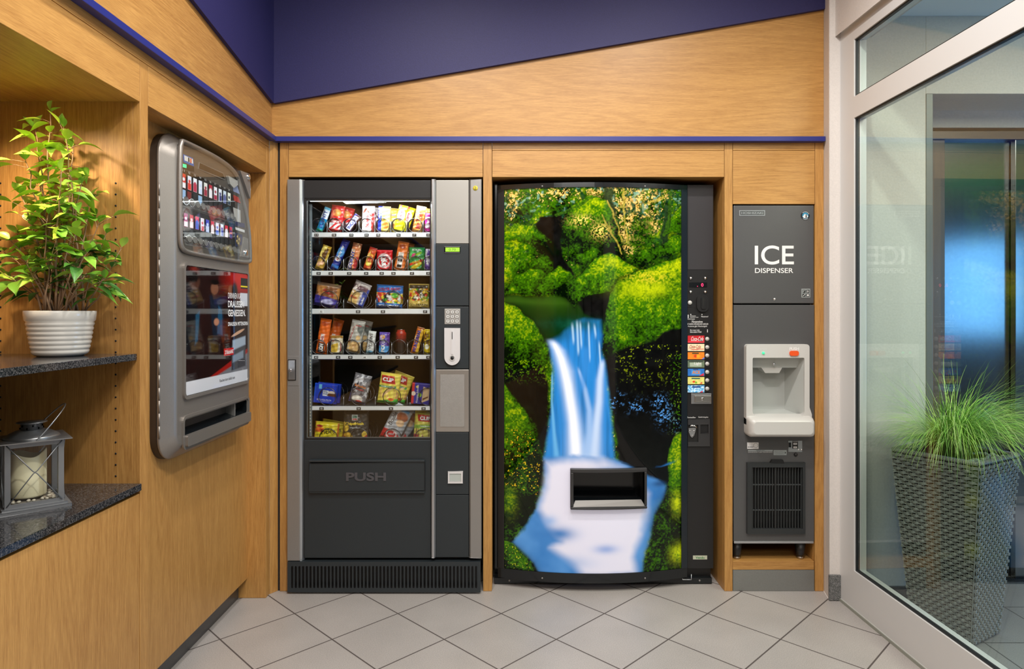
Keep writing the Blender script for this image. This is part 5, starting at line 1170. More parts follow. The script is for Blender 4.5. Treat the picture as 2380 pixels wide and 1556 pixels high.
b = MB(); b.box(IX(1718), IX(1778), YI-.0012, YI, IZ(502), IZ(489), SILVE); b.box(IX(1720), IX(1776), YI-.0016, YI-.001, IZ(500), IZ(491), mat('badge_grey', (.12, .13, .13), .3, .5)); b.text('HOSHIZAKI', IX(1722.5), IX(1773.5), IZ(498), IZ(493), fr(YI-.0016), .0004, SILVE, .03); obj('maker_badge', b, up)
b = MB(); x, z = IX(1871.5), IZ(501.5); q = IX(1882)-x
b.plate(circ(x, z, q, 28), fr(YI), 0, .0012, mat('dark_badge', (.008, .012, .02), .3)); b.plate(circ(x, z, q*.68, 24), fr(YI), .0012, .0016, mat('sky_blue_print', (.04, .30, .50), .4))
b.plate([(x-q*.62, z-q*.25), (x-q*.1, z+q*.4), (x+q*.15, z+q*.1), (x+q*.3, z+q*.3), (x+q*.62, z-q*.25), (x+q*.3, z-q*.55), (x-q*.3, z-q*.55)], fr(YI), .0016, .0019, WHITE); b.plate([(x+q*.02, z-q*.5), (x+q*.05, z+q*.15), (x+q*.25, z+q*.3), (x+q*.3, z-q*.5)], fr(YI), .0019, .0022, BLKI)
for k in range(12):
    a = math.radians(25+k*12) if k < 10 else math.radians(250+(k-10)*30); b.plate(circ(x+q*.84*math.cos(a), z+q*.84*math.sin(a), q*.07, 6), fr(YI), .0012, .0015, WHITE)
for k in range(7):
    a = math.radians(235+k*12); b.plate(circ(x+q*.84*math.cos(a), z+q*.84*math.sin(a), q*.07, 6), fr(YI), .0012, .0015, WHITE)
obj('round_badge', b, up)
b = MB(); b.box(IX(1862.5), IX(1883), YI-.0008, YI, IZ(692), IZ(671.5), mat('grey_sticker', (.30, .33, .33), .4))
for c_, r_ in ((0, 0), (1, 0), (0, 1), (1, 1)):
    x0_, z0_ = IX(1865+c_*9), IZ(681+r_*9); s_ = .0135; b.box(x0_, x0_+s_, YI-.0011, YI-.0008, z0_, z0_+s_, BLKI); k_ = WHITE
    if (c_, r_) == (0, 0): b.plate([(x0_+.001, z0_+.001), (x0_+s_-.001, z0_+s_-.002), (x0_+.001, z0_+s_-.002)], fr(YI), .0011, .0013, mat('grey_sticker'))
    elif (c_, r_) == (1, 0): b.text('D', x0_+.003, x0_+s_-.003, z0_+.003, z0_+s_-.003, fr(YI), .0013, k_, .03)
    elif (c_, r_) == (0, 1): b.tube([(x0_+.003, YI-.0012, z0_+.003), (x0_+s_-.003, YI-.0012, z0_+s_-.003)], .0015, k_, 6)
    else: b.plate(circ(x0_+s_/2, z0_+s_/2, s_*.33, 14), fr(YI), .0011, .0013, k_)
obj('pictogram_sticker', b, up)
b = MB(); b.lathe([(0, .0035), (.0045, .003), (.0062, .001), (.0065, 0)], (IX(1800), YI, IZ(696)), CHROME, 18, 'y'); obj('door_screw', b, up)
# basin
b = MB(); ip = lambda pts: [(p[0], p[1]) for p in pts]
outer = rrect(1729, 1874.5, 800, 972, [0, 0, 7, 7], 6)
outer = [(1729, 985), (1880, 985), (1880, 962), (1874.5, 945)]+[(1874.5-7+7*math.cos(math.radians(a)), 807-7*math.sin(math.radians(a))) for a in range(0, 91, 15)]+[(1736-7*math.sin(math.radians(a)), 807-7*math.cos(math.radians(a))) for a in range(0, 91, 15)]
inner = rrect(1743.5, 1863, 831, 966, [12, 12, 3, 3], 5)
b.plate(outer, if_, .0, .030, LGREY, [inner]); ba = obj('basin_surround', b, ic, bevel=.005, seg=3)
b = MB(); x0_, x1_, z0_, z1_ = IX(1743.5), IX(1863), IZ(966), IZ(831); yb_ = YI+.10; yf = YI-.02; LG2 = mat('basin_grey', (.50, .52, .50), .35)
xi0, xi1, zi0, zi1 = x0_+.0, x1_-.035, z0_+.012, z1_-.03
b.quad([(xi0, yb_, zi0), (xi1, yb_, zi0), (xi1, yb_, zi1), (xi0, yb_, zi1)], LG2); b.quad([(x0_, yf, z0_), (x1_, yf, z0_), (xi1, yb_, zi0), (xi0, yb_, zi0)], LG2); b.quad([(x0_, yf, z1_), (x1_, yf, z1_), (xi1, yb_, zi1), (xi0, yb_, zi1)], LG2)
b.quad([(x0_, yf, z0_), (xi0, yb_, zi0), (xi0, yb_, zi1), (x0_, yf, z1_)], LG2); b.quad([(x1_, yf, z0_), (xi1, yb_, zi0), (xi1, yb_, zi1), (x1_, yf, z1_)], LG2); obj('basin_interior', b, ic)
b = MB(); b.quad([(IX(1744), YI+.0, IZ(832)), (IX(1862), YI+.0, IZ(832)), (IX(1856), YI+.02, IZ(856)), (IX(1748), YI+.02, IZ(856))], LG2); b.plate([(IX(1774), IZ(856)), (IX(1822), IZ(856)), (IX(1815), IZ(868)), (IX(1783), IZ(868))], fr(YI+.02), -.06, .0, LGREY); obj('ice_chute', b, ic, bevel=.001)
b = MB(); b.lathe([(0, .002), (.006, .001), (.0065, 0)], (IX(1800), YI+.003, IZ(847)), SILVE, 14, 'y'); obj('chute_emblem', b, ic)
b = MB()
def lipring(d, top, bot, l, r_, rad=8):
    return [if_(p[0], p[1], d) for p in rrect(l, r_, top, bot, rad, 5)]
loft(b, [lipring(.0, 962, 1010.5, 1729, 1880), lipring(.045, 966, 1011.5, 1729, 1880), lipring(.068, 970, 1009, 1732, 1877), lipring(.078, 975, 1003, 1738, 1871)], LGREY)
b.face(range(len(b.v)-24, len(b.v)), LGREY, False)
lipo = obj('basin_lip', b, ic)
b = MB(); b.text('POWER', IX(1761), IX(1776), IZ(813.5), IZ(810.5), fr(YI-.030), .0006, mat('pale_ink', (.75, .75, .75), .5)); b.text('PUSH', IX(1828), IX(1850), IZ(814), IZ(807), fr(YI-.030), .0006, WHITE, .03); obj('basin_lettering', b, ic)
b = MB(); b.lathe([(0, .0365), (.005, .035), (.006, .030)], (IX(1768), YI, IZ(820)), GREENL, 16, 'y'); obj('power_led', b, ic)
b = MB(); b.plate(rrect(IX(1828), IX(1849), IZ(826.5), IZ(815), .009, 6), fr(YI-.030), 0, .005, ORANGE); obj('push_button', b, ic, bevel=.0015)
b = MB(); b.box(IX(1736.5), IX(1763), YI-.0007, YI, IZ(1044), IZ(1029), WHITE); 
for k in range(7): b.box(IX(1738+k*1.9), IX(1739+k*1.9), YI-.0009, YI-.0007, IZ(1041), IZ(1038.5), BLKI)
b.plate(circ(IX(1756.5), IZ(1036), .0108, 22), fr(YI), .0007, .0009, mat('grey_sticker'), [circ(IX(1756.5), IZ(1036), .0092, 22)[::-1]]); obj('white_sticker', b, ic)
b = MB(); b.box(IX(1738.5), IX(1796), YI-.0007, YI, IZ(1049.5), IZ(1046.5), mat('grey_sticker')); b.text('IMPORTANT', IX(1758), IX(1777), IZ(1049), IZ(1047), fr(YI), .0009, BLKI)
b.text('CLEAN AIR FILTER AT LEAST TWICE PER MONTH', IX(1738.5), IX(1795), IZ(1052.6), IZ(1050.6), fr(YI), .0008, mat('pale_ink')); 
b.box(IX(1798), IX(1828), YI-.0007, YI, IZ(1058.5), IZ(1047), mat('grey_sticker')); b.text('REMOVE THE SWITCH', IX(1799.5), IX(1822), IZ(1050.8), IZ(1049), fr(YI), .0009, BLKI); b.text('COVER FOR ACCESS', IX(1799.5), IX(1822), IZ(1053.8), IZ(1052), fr(YI), .0009, BLKI); b.text('TO THE POWER SWITCH', IX(1799.5), IX(1822), IZ(1056.8), IZ(1055), fr(YI), .0009, BLKI)
b.plate([(IX(1824), IZ(1056)), (IX(1826.6), IZ(1052.8)), (IX(1824), IZ(1049.5))], fr(YI), .0007, .0009, BLKI); obj('notice_label', b, ic)
b = MB(); b.box(IX(1832), IX(1864), YI-.002, YI, IZ(1051), IZ(1025), SILVE); b.box(IX(1841), IX(1854), YI-.003, YI-.002, IZ(1043), IZ(1025.5), BLKI); b.box(IX(1832.5), IX(1838), YI-.004, YI-.002, IZ(1040), IZ(1029), BLACKG); b.text('POWER', IX(1842), IX(1853), IZ(1028), IZ(1026), fr(YI-.003), .0003, WHITE)
for z_, s_ in ((1032, 'ON'), (1040, 'OFF')): b.plate(rrect(IX(1843), IX(1852), IZ(z_+2), IZ(z_-2), .0035, 5), fr(YI), .003, .0033, WHITE); b.text(s_, IX(1845), IX(1850), IZ(z_+1.2), IZ(z_-1.2), fr(YI), .0035, BLKI)
for px in (1855.5, 1862.5): b.lathe([(0, .005), (.003, .0045), (.0038, .002)], (IX(px), YI, IZ(1045.5)), CHROME, 12, 'y')
obj('switch_plate', b, ic)
b = MB(); b.lathe([(0, .009), (.004, .009), (.0078, .005), (.008, 0)], (IX(1849), YI, IZ(1057)), BLACK, 18, 'y'); obj('thumb_screw', b, ic)
b = MB(); b.plate(rc(1734.5, 1869, 1075, 1240), if_, -.004, .012, mat('filter_frame', (.025, .028, .030), .4), [rc(1746, 1863, 1086, 1228)]); b.plate([(1788, 1075), (1820, 1075), (1817, 1068), (1792, 1068)], if_, .002, .014, BLACK); b.box(IX(1735), IX(1868), YI+.028, YI+.03, IZ(1239), IZ(1076), BLKI)
for k in range(18):
    px = 1747.5+k*6.65; m_ = 1802-px
    b.box(IX(px), IX(px+1.3), YI-.006, YI+.006, IZ(1228), IZ(1086), mat('filter_slat', (.045, .050, .052), .4))
for py in (1127, 1186): b.box(IX(1746), IX(1863), YI-.003, YI+.006, IZ(py+1.5), IZ(py-1), mat('filter_slat'))
b.box(IX(1799), IX(1804), YI-.004, YI+.004, IZ(1228), IZ(1086), BLKI); obj('filter_grille', b, ic, bevel=.0006)
for px, yy in ((1718.5, YI+.015), (1867.5, YI+.015), (1722, 3.45), (1862, 3.45)):
    zt_ = IZ(1264); z0_ = fZ(1306, YB)+.0006; b = MB()
    b.lathe([(.014, 0), (.0145, .012)], (fX(px, YI), yy+.02, z0_), mat('leg_steel', (.5, .47, .43), .3, .9), 20); b.lathe([(.0165, .0122), (.018, .02), (.024, zt_-z0_)], (fX(px, YI), yy+.02, z0_), BLACK, 20); obj('leg', b, ic)
# ================================================================== GOODS in the snack machine
def dup(root, loc, label):
    r = root.copy(); C.objects.link(r); r.location = loc; r['label'] = label
    for ch in list(root.children): c = ch.copy(); C.objects.link(c); c.parent = r
    return r
INK = {'w': WHITE, 'k': BLKI, 'b': mat('blue_ink', (.02, .04, .35), .4), 'r': mat('bright_red_ink', (.55, .02, .03), .4), 'g': mat('gold_ink', (.65, .42, .06), .35), 'y': mat('yellow_ink', (.80, .60, .05), .4), 'n': mat('brown_ink', (.12, .04, .02), .4), 'v': mat('violet_ink', (.18, .04, .35), .4), 't': mat('teal_ink', (.05, .35, .30), .4), 'o': mat('orange_ink', (.75, .22, .03), .4)}
def pack(name, label, cat, row, bx, by, tx, ty, wpx, bg, paint=(), texts=(), depth=.022, cc=c5, kind='bag', group=None, behind=None, yoff=0, crimp=.07, lift=0, res=(34, 56), mt=None):
    """bx,by / tx,ty: middle of the bottom and top edge, in the measured pixels of the shelf"""
    Yp = YR+.0205+depth/2+yoff
    x0, y0 = cc(bx, by); x1, y1 = cc(tx, ty)
    A = Vector((fX(x0, Yp), 0, fZ(y0, Yp))); Bv = Vector((fX(x1, Yp), 0, fZ(y1, Yp))); h = (Bv-A).length; w = wpx*(.21209 if cc is c5 else .20569)*Yp/F
    tilt = math.atan2(Bv.x-A.x, Bv.z-A.z); zf = FLOORZ[row]+abs(math.sin(tilt))*w/2+.0008+lift
    if kind == 'bag' or kind == 'bar':
        pw, pe = (.5, 2.2)
    root = empty(name, (A.x, Yp, zf), label, cat, group, rot=(0, tilt, 0))
    nu, nv = res; cv = Cv(nu, nv, 1, 1, bg)
    for p in paint:
        k = p[0]
        if k == 'r': cv.rect(*p[1:5], p[5], .012)
        elif k == 'e': cv.ell(*p[1:5], p[5], .15, p[6] if len(p) > 6 else 0)
        elif k == 'p': cv.poly(p[1], p[2], .015)
        elif k == 'n': cv.blend(ss(p[3], p[3]+.10, fbm(cv.X*p[1], cv.Y*p[2], p[5] if len(p) > 5 else 3))*((cv.Y > p[6])*(cv.Y < p[7]) if len(p) > 6 else 1), p[4])
    cv.grain(9, .16, int(bx) % 50)
    def T(a, c):
        u = np.clip(1-(2*a/w)**2, 0, 1); e = np.clip(np.minimum(c, h-c)/(crimp*h+1e-6)-.35, 0, 1) if crimp else np.clip(np.minimum(c, h-c)/.002, 0, 1)
        if kind == 'box': u = np.clip((w/2-np.abs(a))/.0025, 0, 1)
        wr = .0009*np.sin(a*260+c*90)+.0008*np.sin(c*330-a*120) if kind != 'box' else 0
        return (depth/2*u**(.42)*e**.6+wr*(u > .02)*(e > .1)) + .0003
    ga, gc = np.meshgrid(np.linspace(-w/2, w/2, nu), np.linspace(0, h, nv)); t = T(ga, gc)
    Pf = np.stack([ga, -t, gc], -1); Pb = np.stack([ga[:, ::-1], t[:, ::-1], gc], -1)
    P = np.concatenate([Pf, Pb], 1); cv.c = np.concatenate([cv.c, cv.c[:, ::-1]], 1)
    grid_obj('wrapper', cv, P, mt or PRINT, root, local=True)
    if texts:
        b = MB()
        def fn(a, c, d): return (a, -float(T(np.float64(np.clip(a, -w/2, w/2)), np.float64(np.clip(c, 0, h))))-d-.0009, c)
        for tt in texts:
            s_, cu, cw, L, hh, rot, ink = tt[:7]; rr = math.radians(rot); vert = abs(rot) > 45
            LL = L*(h if vert else w); HH = hh*(w if vert else h); cx_, cy_ = (cu-.5)*w, cw*h
            b.text(s_, cx_-LL/2, cx_+LL/2, cy_-HH/2, cy_+HH/2, fn, 0, INK[ink], .02 if len(tt) < 8 else tt[7], rot=rr, sub=2)
        obj('lettering', b, root, local=True)
    if behind:
        dx, dy, dr, lb = behind; r2 = dup(root, (A.x+dx, Yp+dy, zf+.001), lb); r2.rotation_euler = (0, tilt+dr, 0)
    return root
V = 90
# row 1
pack('chocolate_bar', 'tilted pale blue and white coconut bar, far left of the top row', 'chocolate bar', 0, 385, 604, 485, 335, 74, (25, 150, 205), [('r', 0, 1, .55, .9, (235, 245, 250)), ('n', 3, 4, .60, (240, 250, 255)), ('r', .0, 1, 0, .12, (60, 170, 130)), ('r', 0, 1, .9, 1, (120, 200, 230))], [('BOUNTY', .5, .52, .66, .55, V, 'b')])
pack('biscuit_pack', 'red wafer pack with an orange heart patch in the top row', 'biscuit pack', 0, 555, 606, 600, 312, 145, (205, 35, 40), [('e', .5, .72, .32, .13, (245, 160, 80)), ('r', 0, 1, .12, .34, (225, 235, 240)), ('p', [(.1, .12), (.5, .34), (.7, .34), (.3, .12)], (205, 35, 40)), ('p', [(.5, .12), (.9, .34), (1, .3), (.7, .12)], (205, 35, 40)), ('n', 6, 8, .66, (240, 120, 100))], [('KitKat', .5, .4, .6, .08, 0, 'w')], depth=.026,
     behind=(.022, .050, .10, 'red wafer pack peeking out behind another red pack in the top row'))
pack('chocolate_bar', 'tilted dark brown bar with blue letters on white in the top row', 'chocolate bar', 0, 690, 604, 815, 430, 84, (60, 30, 30), [('r', .22, .82, .1, .9, (240, 240, 245)), ('n', 5, 5, .66, (60, 70, 190)), ('r', 0, .16, 0, 1, (45, 30, 60))], [('SNICKERS', .52, .5, .72, .42, V, 'b')])
pack('chocolate_bar', 'white and red chocolate bar standing upright in the top row', 'chocolate bar', 0, 920, 608, 930, 312, 135, (238, 226, 222), [('r', .78, 1, 0, .8, (196, 40, 40)), ('e', .25, .82, .2, .06, (110, 50, 30), .5), ('e', .6, .72, .35, .04, (120, 60, 40), -.6), ('n', 6, 9, .68, (190, 60, 50), 4, 0, .25)], [('bueno', .45, .42, .42, .30, V, 'r')],
     behind=(.016, .05, .06, 'white and red chocolate bar behind the upright one in the top row'))
pack('biscuit_pack', 'blue and yellow striped biscuit pack in the top row', 'biscuit pack', 0, 1090, 610, 1105, 318, 135, (25, 55, 175), [('r', .34, 1, .0, 1, (246, 214, 96)), ('e', .66, .28, .25, .14, (190, 120, 50)), ('n', 5, 6, .70, (255, 240, 180)), ('r', 0, .3, .86, .95, (235, 235, 240))], [('Choco', .66, .72, .5, .07, 0, 'b')], depth=.028,
     behind=(.020, .050, .06, 'blue and yellow biscuit pack half hidden behind the front one in the top row'))
pack('chocolate_bar', 'yellow chocolate bar with pink patch leaning right in the top row', 'chocolate bar', 0, 1245, 606, 1315, 312, 98, (228, 220, 30), [('e', .5, .62, .4, .20, (245, 225, 225)), ('r', 0, 1, .0, .08, (120, 100, 20)), ('n', 5, 5, .7, (230, 90, 120))], [('Corny', .5, .62, .3, .45, V, 'r')],
     behind=(.018, .05, .08, 'yellow and pink chocolate bar behind the leaning yellow one'))
pack('nut_bar', 'golden orange peanut bar in the top row, right of the yellow bar', 'bar', 0, 1455, 608, 1510, 322, 108, (226, 160, 70), [('n', 6, 8, .55, (246, 214, 140)), ('r', 0, .15, 0, 1, (200, 120, 50)), ('r', 0, 1, .9, 1, (235, 190, 110))], [('Mr Tom', .55, .45, .62, .55, V, 'r')],
     behind=(.012, .05, .05, 'golden orange peanut bar hidden behind its twin in the top row'))
pack('chocolate_bar', 'magenta chocolate bar at the right end of the top row', 'chocolate bar', 0, 1568, 608, 1585, 390, 66, (205, 40, 150), [('e', .5, .35, .4, .12, (245, 220, 235)), ('r', 0, 1, .7, .8, (240, 200, 230))], [('Rosa', .5, .45, .45, .5, V, 'w')])
# row 2
pack('chocolate_bar', 'gold wrapped bar with egg picture, far left of the second row', 'chocolate bar', 1, 385, 1026, 480, 765, 100, (190, 150, 40), [('e', .32, .22, .22, .10, (240, 190, 150)), ('e', .62, .30, .2, .09, (250, 200, 160)), ('n', 4, 6, .6, (240, 220, 120)), ('r', .6, .8, .35, .9, (90, 60, 20))], [('toffifee', .5, .62, .4, .4, V, 'n')])
pack('chocolate_bar', 'long dark blue starry bar leaning right in the second row', 'chocolate bar', 1, 545, 1028, 688, 700, 84, (18, 40, 140), [('e', .5, .35, .36, .07, (240, 240, 245)), ('e', .5, .58, .45, .16, (90, 160, 225)), ('r', 0, 1, .06, .16, (60, 130, 220)), ('n', 9, 14, .72, (190, 210, 250))], [('2', .5, .35, .3, .06, 0, 'r'), ('milky way', .5, .6, .38, .4, V, 'w')])
pack('muesli_bar', 'orange and cream cereal bar with big dark letters in the second row', 'muesli bar', 1, 740, 1030, 810, 735, 100, (215, 130, 80), [('r', .0, .45, .0, .75, (240, 225, 215)), ('r', .0, 1, .85, 1, (150, 90, 60)), ('n', 7, 9, .60, (235, 190, 140)), ('r', .7, 1, 0, .5, (190, 60, 60))], [('CORNY', .30, .36, .66, .42, V, 'b'), ('BIG', .72, .30, .3, .25, V, 'r')])
pack('fruit_bar', 'short red and yellow fruit bar leaning right in the second row', 'bar', 1, 905, 1030, 985, 785, 84, (210, 80, 40), [('e', .5, .3, .35, .12, (240, 220, 90)), ('e', .5, .62, .35, .1, (250, 180, 60)), ('n', 6, 8, .6, (245, 210, 120)), ('r', 0, 1, .9, 1, (160, 40, 30))], [('fruit', .5, .5, .3, .4, V, 'r')])
pack('chocolate_bar', 'wide bright red wafer bar with white oval in the second row', 'chocolate bar', 1, 1100, 1034, 1105, 804, 172, (200, 16, 34), [('e', .5, .48, .42, .33, (240, 238, 238)), ('e', .5, .48, .34, .27, (205, 20, 36)), ('r', 0, 1, .92, 1, (225, 60, 70))], [('KitKat', .5, .48, .50, .40, -78, 'w', .05)], depth=.026)
pack('chocolate_bar', 'tall orange bar with black and white name block in the second row', 'chocolate bar', 1, 1262, 1032, 1315, 720, 118, (226, 120, 50), [('r', .22, .72, .08, .62, (235, 230, 225)), ('r', .26, .68, .10, .20, (20, 18, 18)), ('r', .26, .68, .30, .40, (20, 18, 18)), ('e', .5, .82, .3, .08, (150, 60, 30))], [('kinder', .5, .5, .4, .07, 0, 'k')],
     behind=(.010, .05, .06, 'orange bar half hidden behind its twin in the second row'))
pack('sweets_bag', 'green bag of sour sweets with colourful gums in the second row', 'sweets bag', 1, 1450, 1034, 1458, 775, 172, (30, 140, 70), [('p', [(.05, .3), (.9, .5), (.95, .42), (.1, .2)], (225, 60, 40)), ('e', .3, .66, .16, .06, (225, 60, 130), .4), ('e', .65, .72, .2, .05, (150, 210, 60), .3), ('e', .5, .2, .4, .09, (210, 190, 40), .4), ('n', 7, 7, .66, (90, 210, 110))], [('SOUR', .5, .88, .55, .08, 0, 'w'), ('gums', .5, .36, .5, .09, 10, 'y')], depth=.030,
     behind=(.006, .05, .04, 'green bag of sour sweets standing behind the front green bag'))
pack('chocolate_bar', 'violet chocolate bar at the right end of the second row', 'chocolate bar', 1, 1572, 1032, 1582, 790, 62, (110, 80, 170), [('n', 4, 5, .55, (225, 220, 240)), ('r', 0, 1, .1, .2, (60, 40, 120))], [('Milka', .5, .5, .4, .5, V, 'w')])
# row 3
pack('croissant_pack', 'brown croissant in clear wrapper with purple lower half in the third row', 'croissant', 2, 455, 1440, 500, 1185, 265, (130, 82, 50), [('n', 4, 5, .5, (190, 130, 70), 3, .4, 1), ('p', [(0, .0), (1, .0), (1, .34), (.6, .42), (.0, .45)], (70, 60, 160)), ('e', .6, .22, .22, .12, (180, 180, 225)), ('r', 0, 1, .86, 1, (150, 120, 95)), ('n', 8, 8, .66, (210, 205, 230), 5, 0, .5)], [('7DAYS', .58, .60, .5, .12, -25, 'r')], depth=.05, crimp=.10)
pack('sandwich_cake', 'tilted snack cake in cream and blue wrapper in the third row', 'cake', 2, 775, 1436, 880, 1185, 185, (200, 190, 190), [('p', [(0, .05), (.6, .05), (.6, .55), (.0, .6)], (226, 190, 120)), ('r', .70, 1, 0, .8, (70, 90, 180)), ('r', .0, .9, .66, .84, (110, 80, 90)), ('n', 6, 7, .68, (250, 240, 235))], [('Milch', .30, .32, .4, .1, 0, 'r'), ('cake', .84, .3, .3, .12, V, 'w')], depth=.035)
pack('sweets_bag', 'blue bag of coloured liquorice sweets in the third row', 'sweets bag', 2, 1150, 1432, 1165, 1180, 290, (30, 110, 190), [('r', .08, .92, .22, .66, (40, 44, 40)), ('n', 7, 8, .50, (220, 60, 50), 3, .2, .66), ('n', 8, 9, .56, (240, 215, 60), 9, .2, .66), ('n', 9, 8, .60, (60, 180, 60), 14, .2, .66), ('n', 9, 8, .60, (235, 235, 235), 24, .2, .66), ('e', .72, .55, .12, .12, (90, 180, 50))], [('COLOR-RADO', .5, .82, .82, .12, 4, 'r'), ('VOLLGENUSS', .5, .10, .75, .09, 0, 'w')], depth=.035)
pack('gummy_bear_bag', 'gold and clear bag of gummy bears at the right end of the third row', 'sweets bag', 2, 1478, 1462, 1482, 1190, 225, (216, 190, 96), [('r', .04, .96, .32, .96, (70, 58, 34)), ('n', 8, 9, .50, (225, 190, 60), 3, .32, .8), ('n', 8, 9, .60, (200, 40, 40), 7, .32, .8), ('n', 9, 9, .62, (60, 160, 50), 11, .32, .8), ('n', 9, 9, .62, (240, 235, 215), 17, .32, .8)], [('HARIBO', .5, .85, .7, .08, 0, 'k'), ('GOLDBÄREN', .5, .16, .86, .1, 0, 'k')], depth=.035, yoff=-.010)
# row 4
pack('chocolate_bar', 'long orange bar with white and maroon lettering, left in the fourth row', 'chocolate bar', 3, 420, 492, 480, 100, 125, (228, 104, 30), [('p', [(.2, .02), (.75, .02), (.75, .30), (.2, .32)], (60, 52, 50)), ('r', .3, .62, .34, .56, (235, 225, 220)), ('e', .5, .86, .3, .07, (190, 80, 40))], [('LION', .48, .17, .22, .38, V, 'w', .04), ('XL', .48, .45, .16, .22, V, 'r')], cc=c6, depth=.028,
     behind=(.026, .05, .12, 'orange bar in the dark behind the front orange bar of the fourth row'))
pack('wafer_pack', 'small cream and gold wafer pack with red writing in the fourth row', 'wafer pack', 3, 592, 494, 598, 285, 142, (232, 222, 196), [('p', [(.12, .1), (.65, .12), (.7, .62), (.1, .5)], (214, 178, 60)), ('r', .0, 1, .86, 1, (150, 110, 40)), ('r', .0, .12, .1, .8, (40, 60, 130)), ('n', 7, 8, .7, (120, 70, 30), 4, .1, .6)], [('Manner', .88, .42, .55, .10, V, 'r'), ('W', .3, .72, .2, .14, 0, 'r')], cc=c6, depth=.035)
pack('peanut_bag', 'clear tapered bag of peanuts with red vertical letters in the fourth row', 'nut bag', 3, 775, 492, 850, 125, 155, (190, 188, 180), [('n', 7, 8, .34, (222, 182, 120), 3, .02, .36), ('n', 8, 9, .66, (170, 120, 70), 9, .02, .36), ('e', .72, .48, .16, .07, (226, 190, 130)), ('r', 0, 1, .92, 1, (220, 220, 215)), ('p', [(.6, .9), (1, .85), (.9, .55), (.55, .7)], (110, 116, 112))], [('PEANUTS', .22, .56, .5, .12, 80, 'r', .0), ('moon', .6, .84, .4, .035, 0, 'r')], cc=c6, depth=.032,
     behind=(.016, .05, .05, 'clear bag of peanuts standing behind the front peanut bag'))
pack('cereal_bar', 'white energy bar with black vertical name in the fourth row', 'bar', 3, 970, 498, 1002, 240, 88, (222, 224, 222), [('r', 0, 1, .0, .14, (150, 190, 205)), ('e', .6, .1, .3, .06, (90, 140, 170)), ('r', 0, 1, .92, 1, (200, 205, 205))], [('ENERGIA', .48, .55, .66, .40, -V, 'k', .0)], cc=c6)
pack('biscuit_pack', 'purple and blue biscuit bar with white lettering in the fourth row', 'biscuit pack', 3, 1128, 496, 1140, 248, 118, (100, 80, 175), [('r', 0, 1, .0, .38, (70, 150, 215)), ('e', .35, .78, .25, .10, (235, 190, 110)), ('n', 6, 7, .68, (190, 170, 230)), ('r', .75, 1, .38, 1, (90, 50, 140))], [('PiCK UP', .42, .40, .6, .34, V, 'w', .04)], cc=c6)
can = empty('drink_can', (fX(c6(1322, 0)[0], 3.02), 3.022, FLOORZ[3]+.0008), 'dark can with red speckled top standing in the fourth row', 'can')
cvn = Cv(40, 44, 1, 1, (28, 24, 26)); cvn.blend(ss(.42, .9, cvn.Y)*ss(.35, .6, fbm(cvn.X*22, cvn.Y*20, 4)+.2*cvn.Y), (170, 40, 26)); cvn.rect(.12, .38, .22, .30, (190, 200, 205), .02); cvn.ell(.25, .3, .05, .08, (220, 225, 230))
an = cvn.U*2*math.pi+math.pi; prf = np.interp(cvn.V, [0, .04, .10, .86, .93, 1], [.0185, .022, .0245, .0245, .019, .0185])
grid_obj('can_body', cvn, np.stack([prf*np.sin(an+math.pi*.5), prf*np.cos(an+math.pi*.5), cvn.V*.112], -1), PRINT, can, local=True)
b = MB(); b.lathe([(.0185, .112), (.019, .1135), (.017, .1135), (.016, .110), (0, .110)], (0, 0, 0), CHROME, 28); b.lathe([(0, .0002), (.0185, .0003)], (0, 0, 0), CHROME, 28); obj('can_lid', b, can, local=True)
pack('chocolate_bar', 'orange and yellow bar with blue vertical name leaning right in the fourth row', 'chocolate bar', 3, 1472, 500, 1552, 205, 86, (222, 120, 40), [('r', .62, 1, 0, 1, (240, 190, 60)), ('n', 6, 8, .68, (250, 220, 150)), ('r', 0, 1, .93, 1, (150, 80, 30))], [('WUNDERBAR', .42, .47, .84, .46, V, 'b', .04)], cc=c6)
pack('peanut_sweets_bag', 'yellow sweets bag at the right end of the fourth row', 'sweets bag', 3, 1615, 494, 1622, 210, 80, (235, 205, 40), [('n', 6, 7, .62, (110, 60, 30)), ('e', .5, .3, .3, .1, (240, 240, 220))], [('m&m', .5, .62, .4, .5, V, 'n', .04)], cc=c6)
# row 5
pack('chocolate_tablet', 'square royal blue chocolate tablet, left in the fifth row', 'chocolate', 4, 465, 1046, 488, 822, 268, (18, 60, 190), [('r', .38, .62, .40, .68, (232, 238, 245)), ('r', .20, .32, .74, .96, (110, 190, 230)), ('e', .74, .58, .14, .09, (230, 215, 200)), ('p', [(.55, .42), (.95, .38), (.92, .55), (.62, .54)], (96, 56, 34)), ('r', 0, .07, 0, 1, (40, 90, 215)), ('r', .93, 1, 0, 1, (12, 40, 150))], [('RITTER', .5, .60, .17, .05, 0, 'b'), ('SPORT', .5, .50, .2, .06, 0, 'b'), ('EDEL-VOLLMILCH', .46, .20, .60, .075, 0, 'w', .0), ('feine Alpenmilch', .46, .11, .44, .035, 0, 'w', .0)], cc=c6, depth=.020, kind='box', crimp=.0, res=(60, 52), yoff=.012,
     behind=(.006, .03, .0, 'royal blue chocolate tablet queued behind the front one'))
pack('cookie_bag', 'silvery clear cookie bag with pink lettering in the fifth row', 'cookie bag', 4, 822, 1056, 905, 735, 195, (120, 118, 124), [('n', 4, 7, .58, (215, 215, 222)), ('n', 6, 9, .64, (50, 48, 56)), ('e', .5, .16, .3, .12, (230, 225, 215)), ('e', .62, .08, .2, .05, (190, 40, 40)), ('r', 0, 1, 0, .05, (90, 90, 170)), ('r', .0, .08, 0, .3, (110, 110, 190))], [('Schoko', .5, .60, .66, .09, -4, 'o'), ('Duett', .55, .49, .45, .07, -4, 'r')], cc=c6, depth=.040)
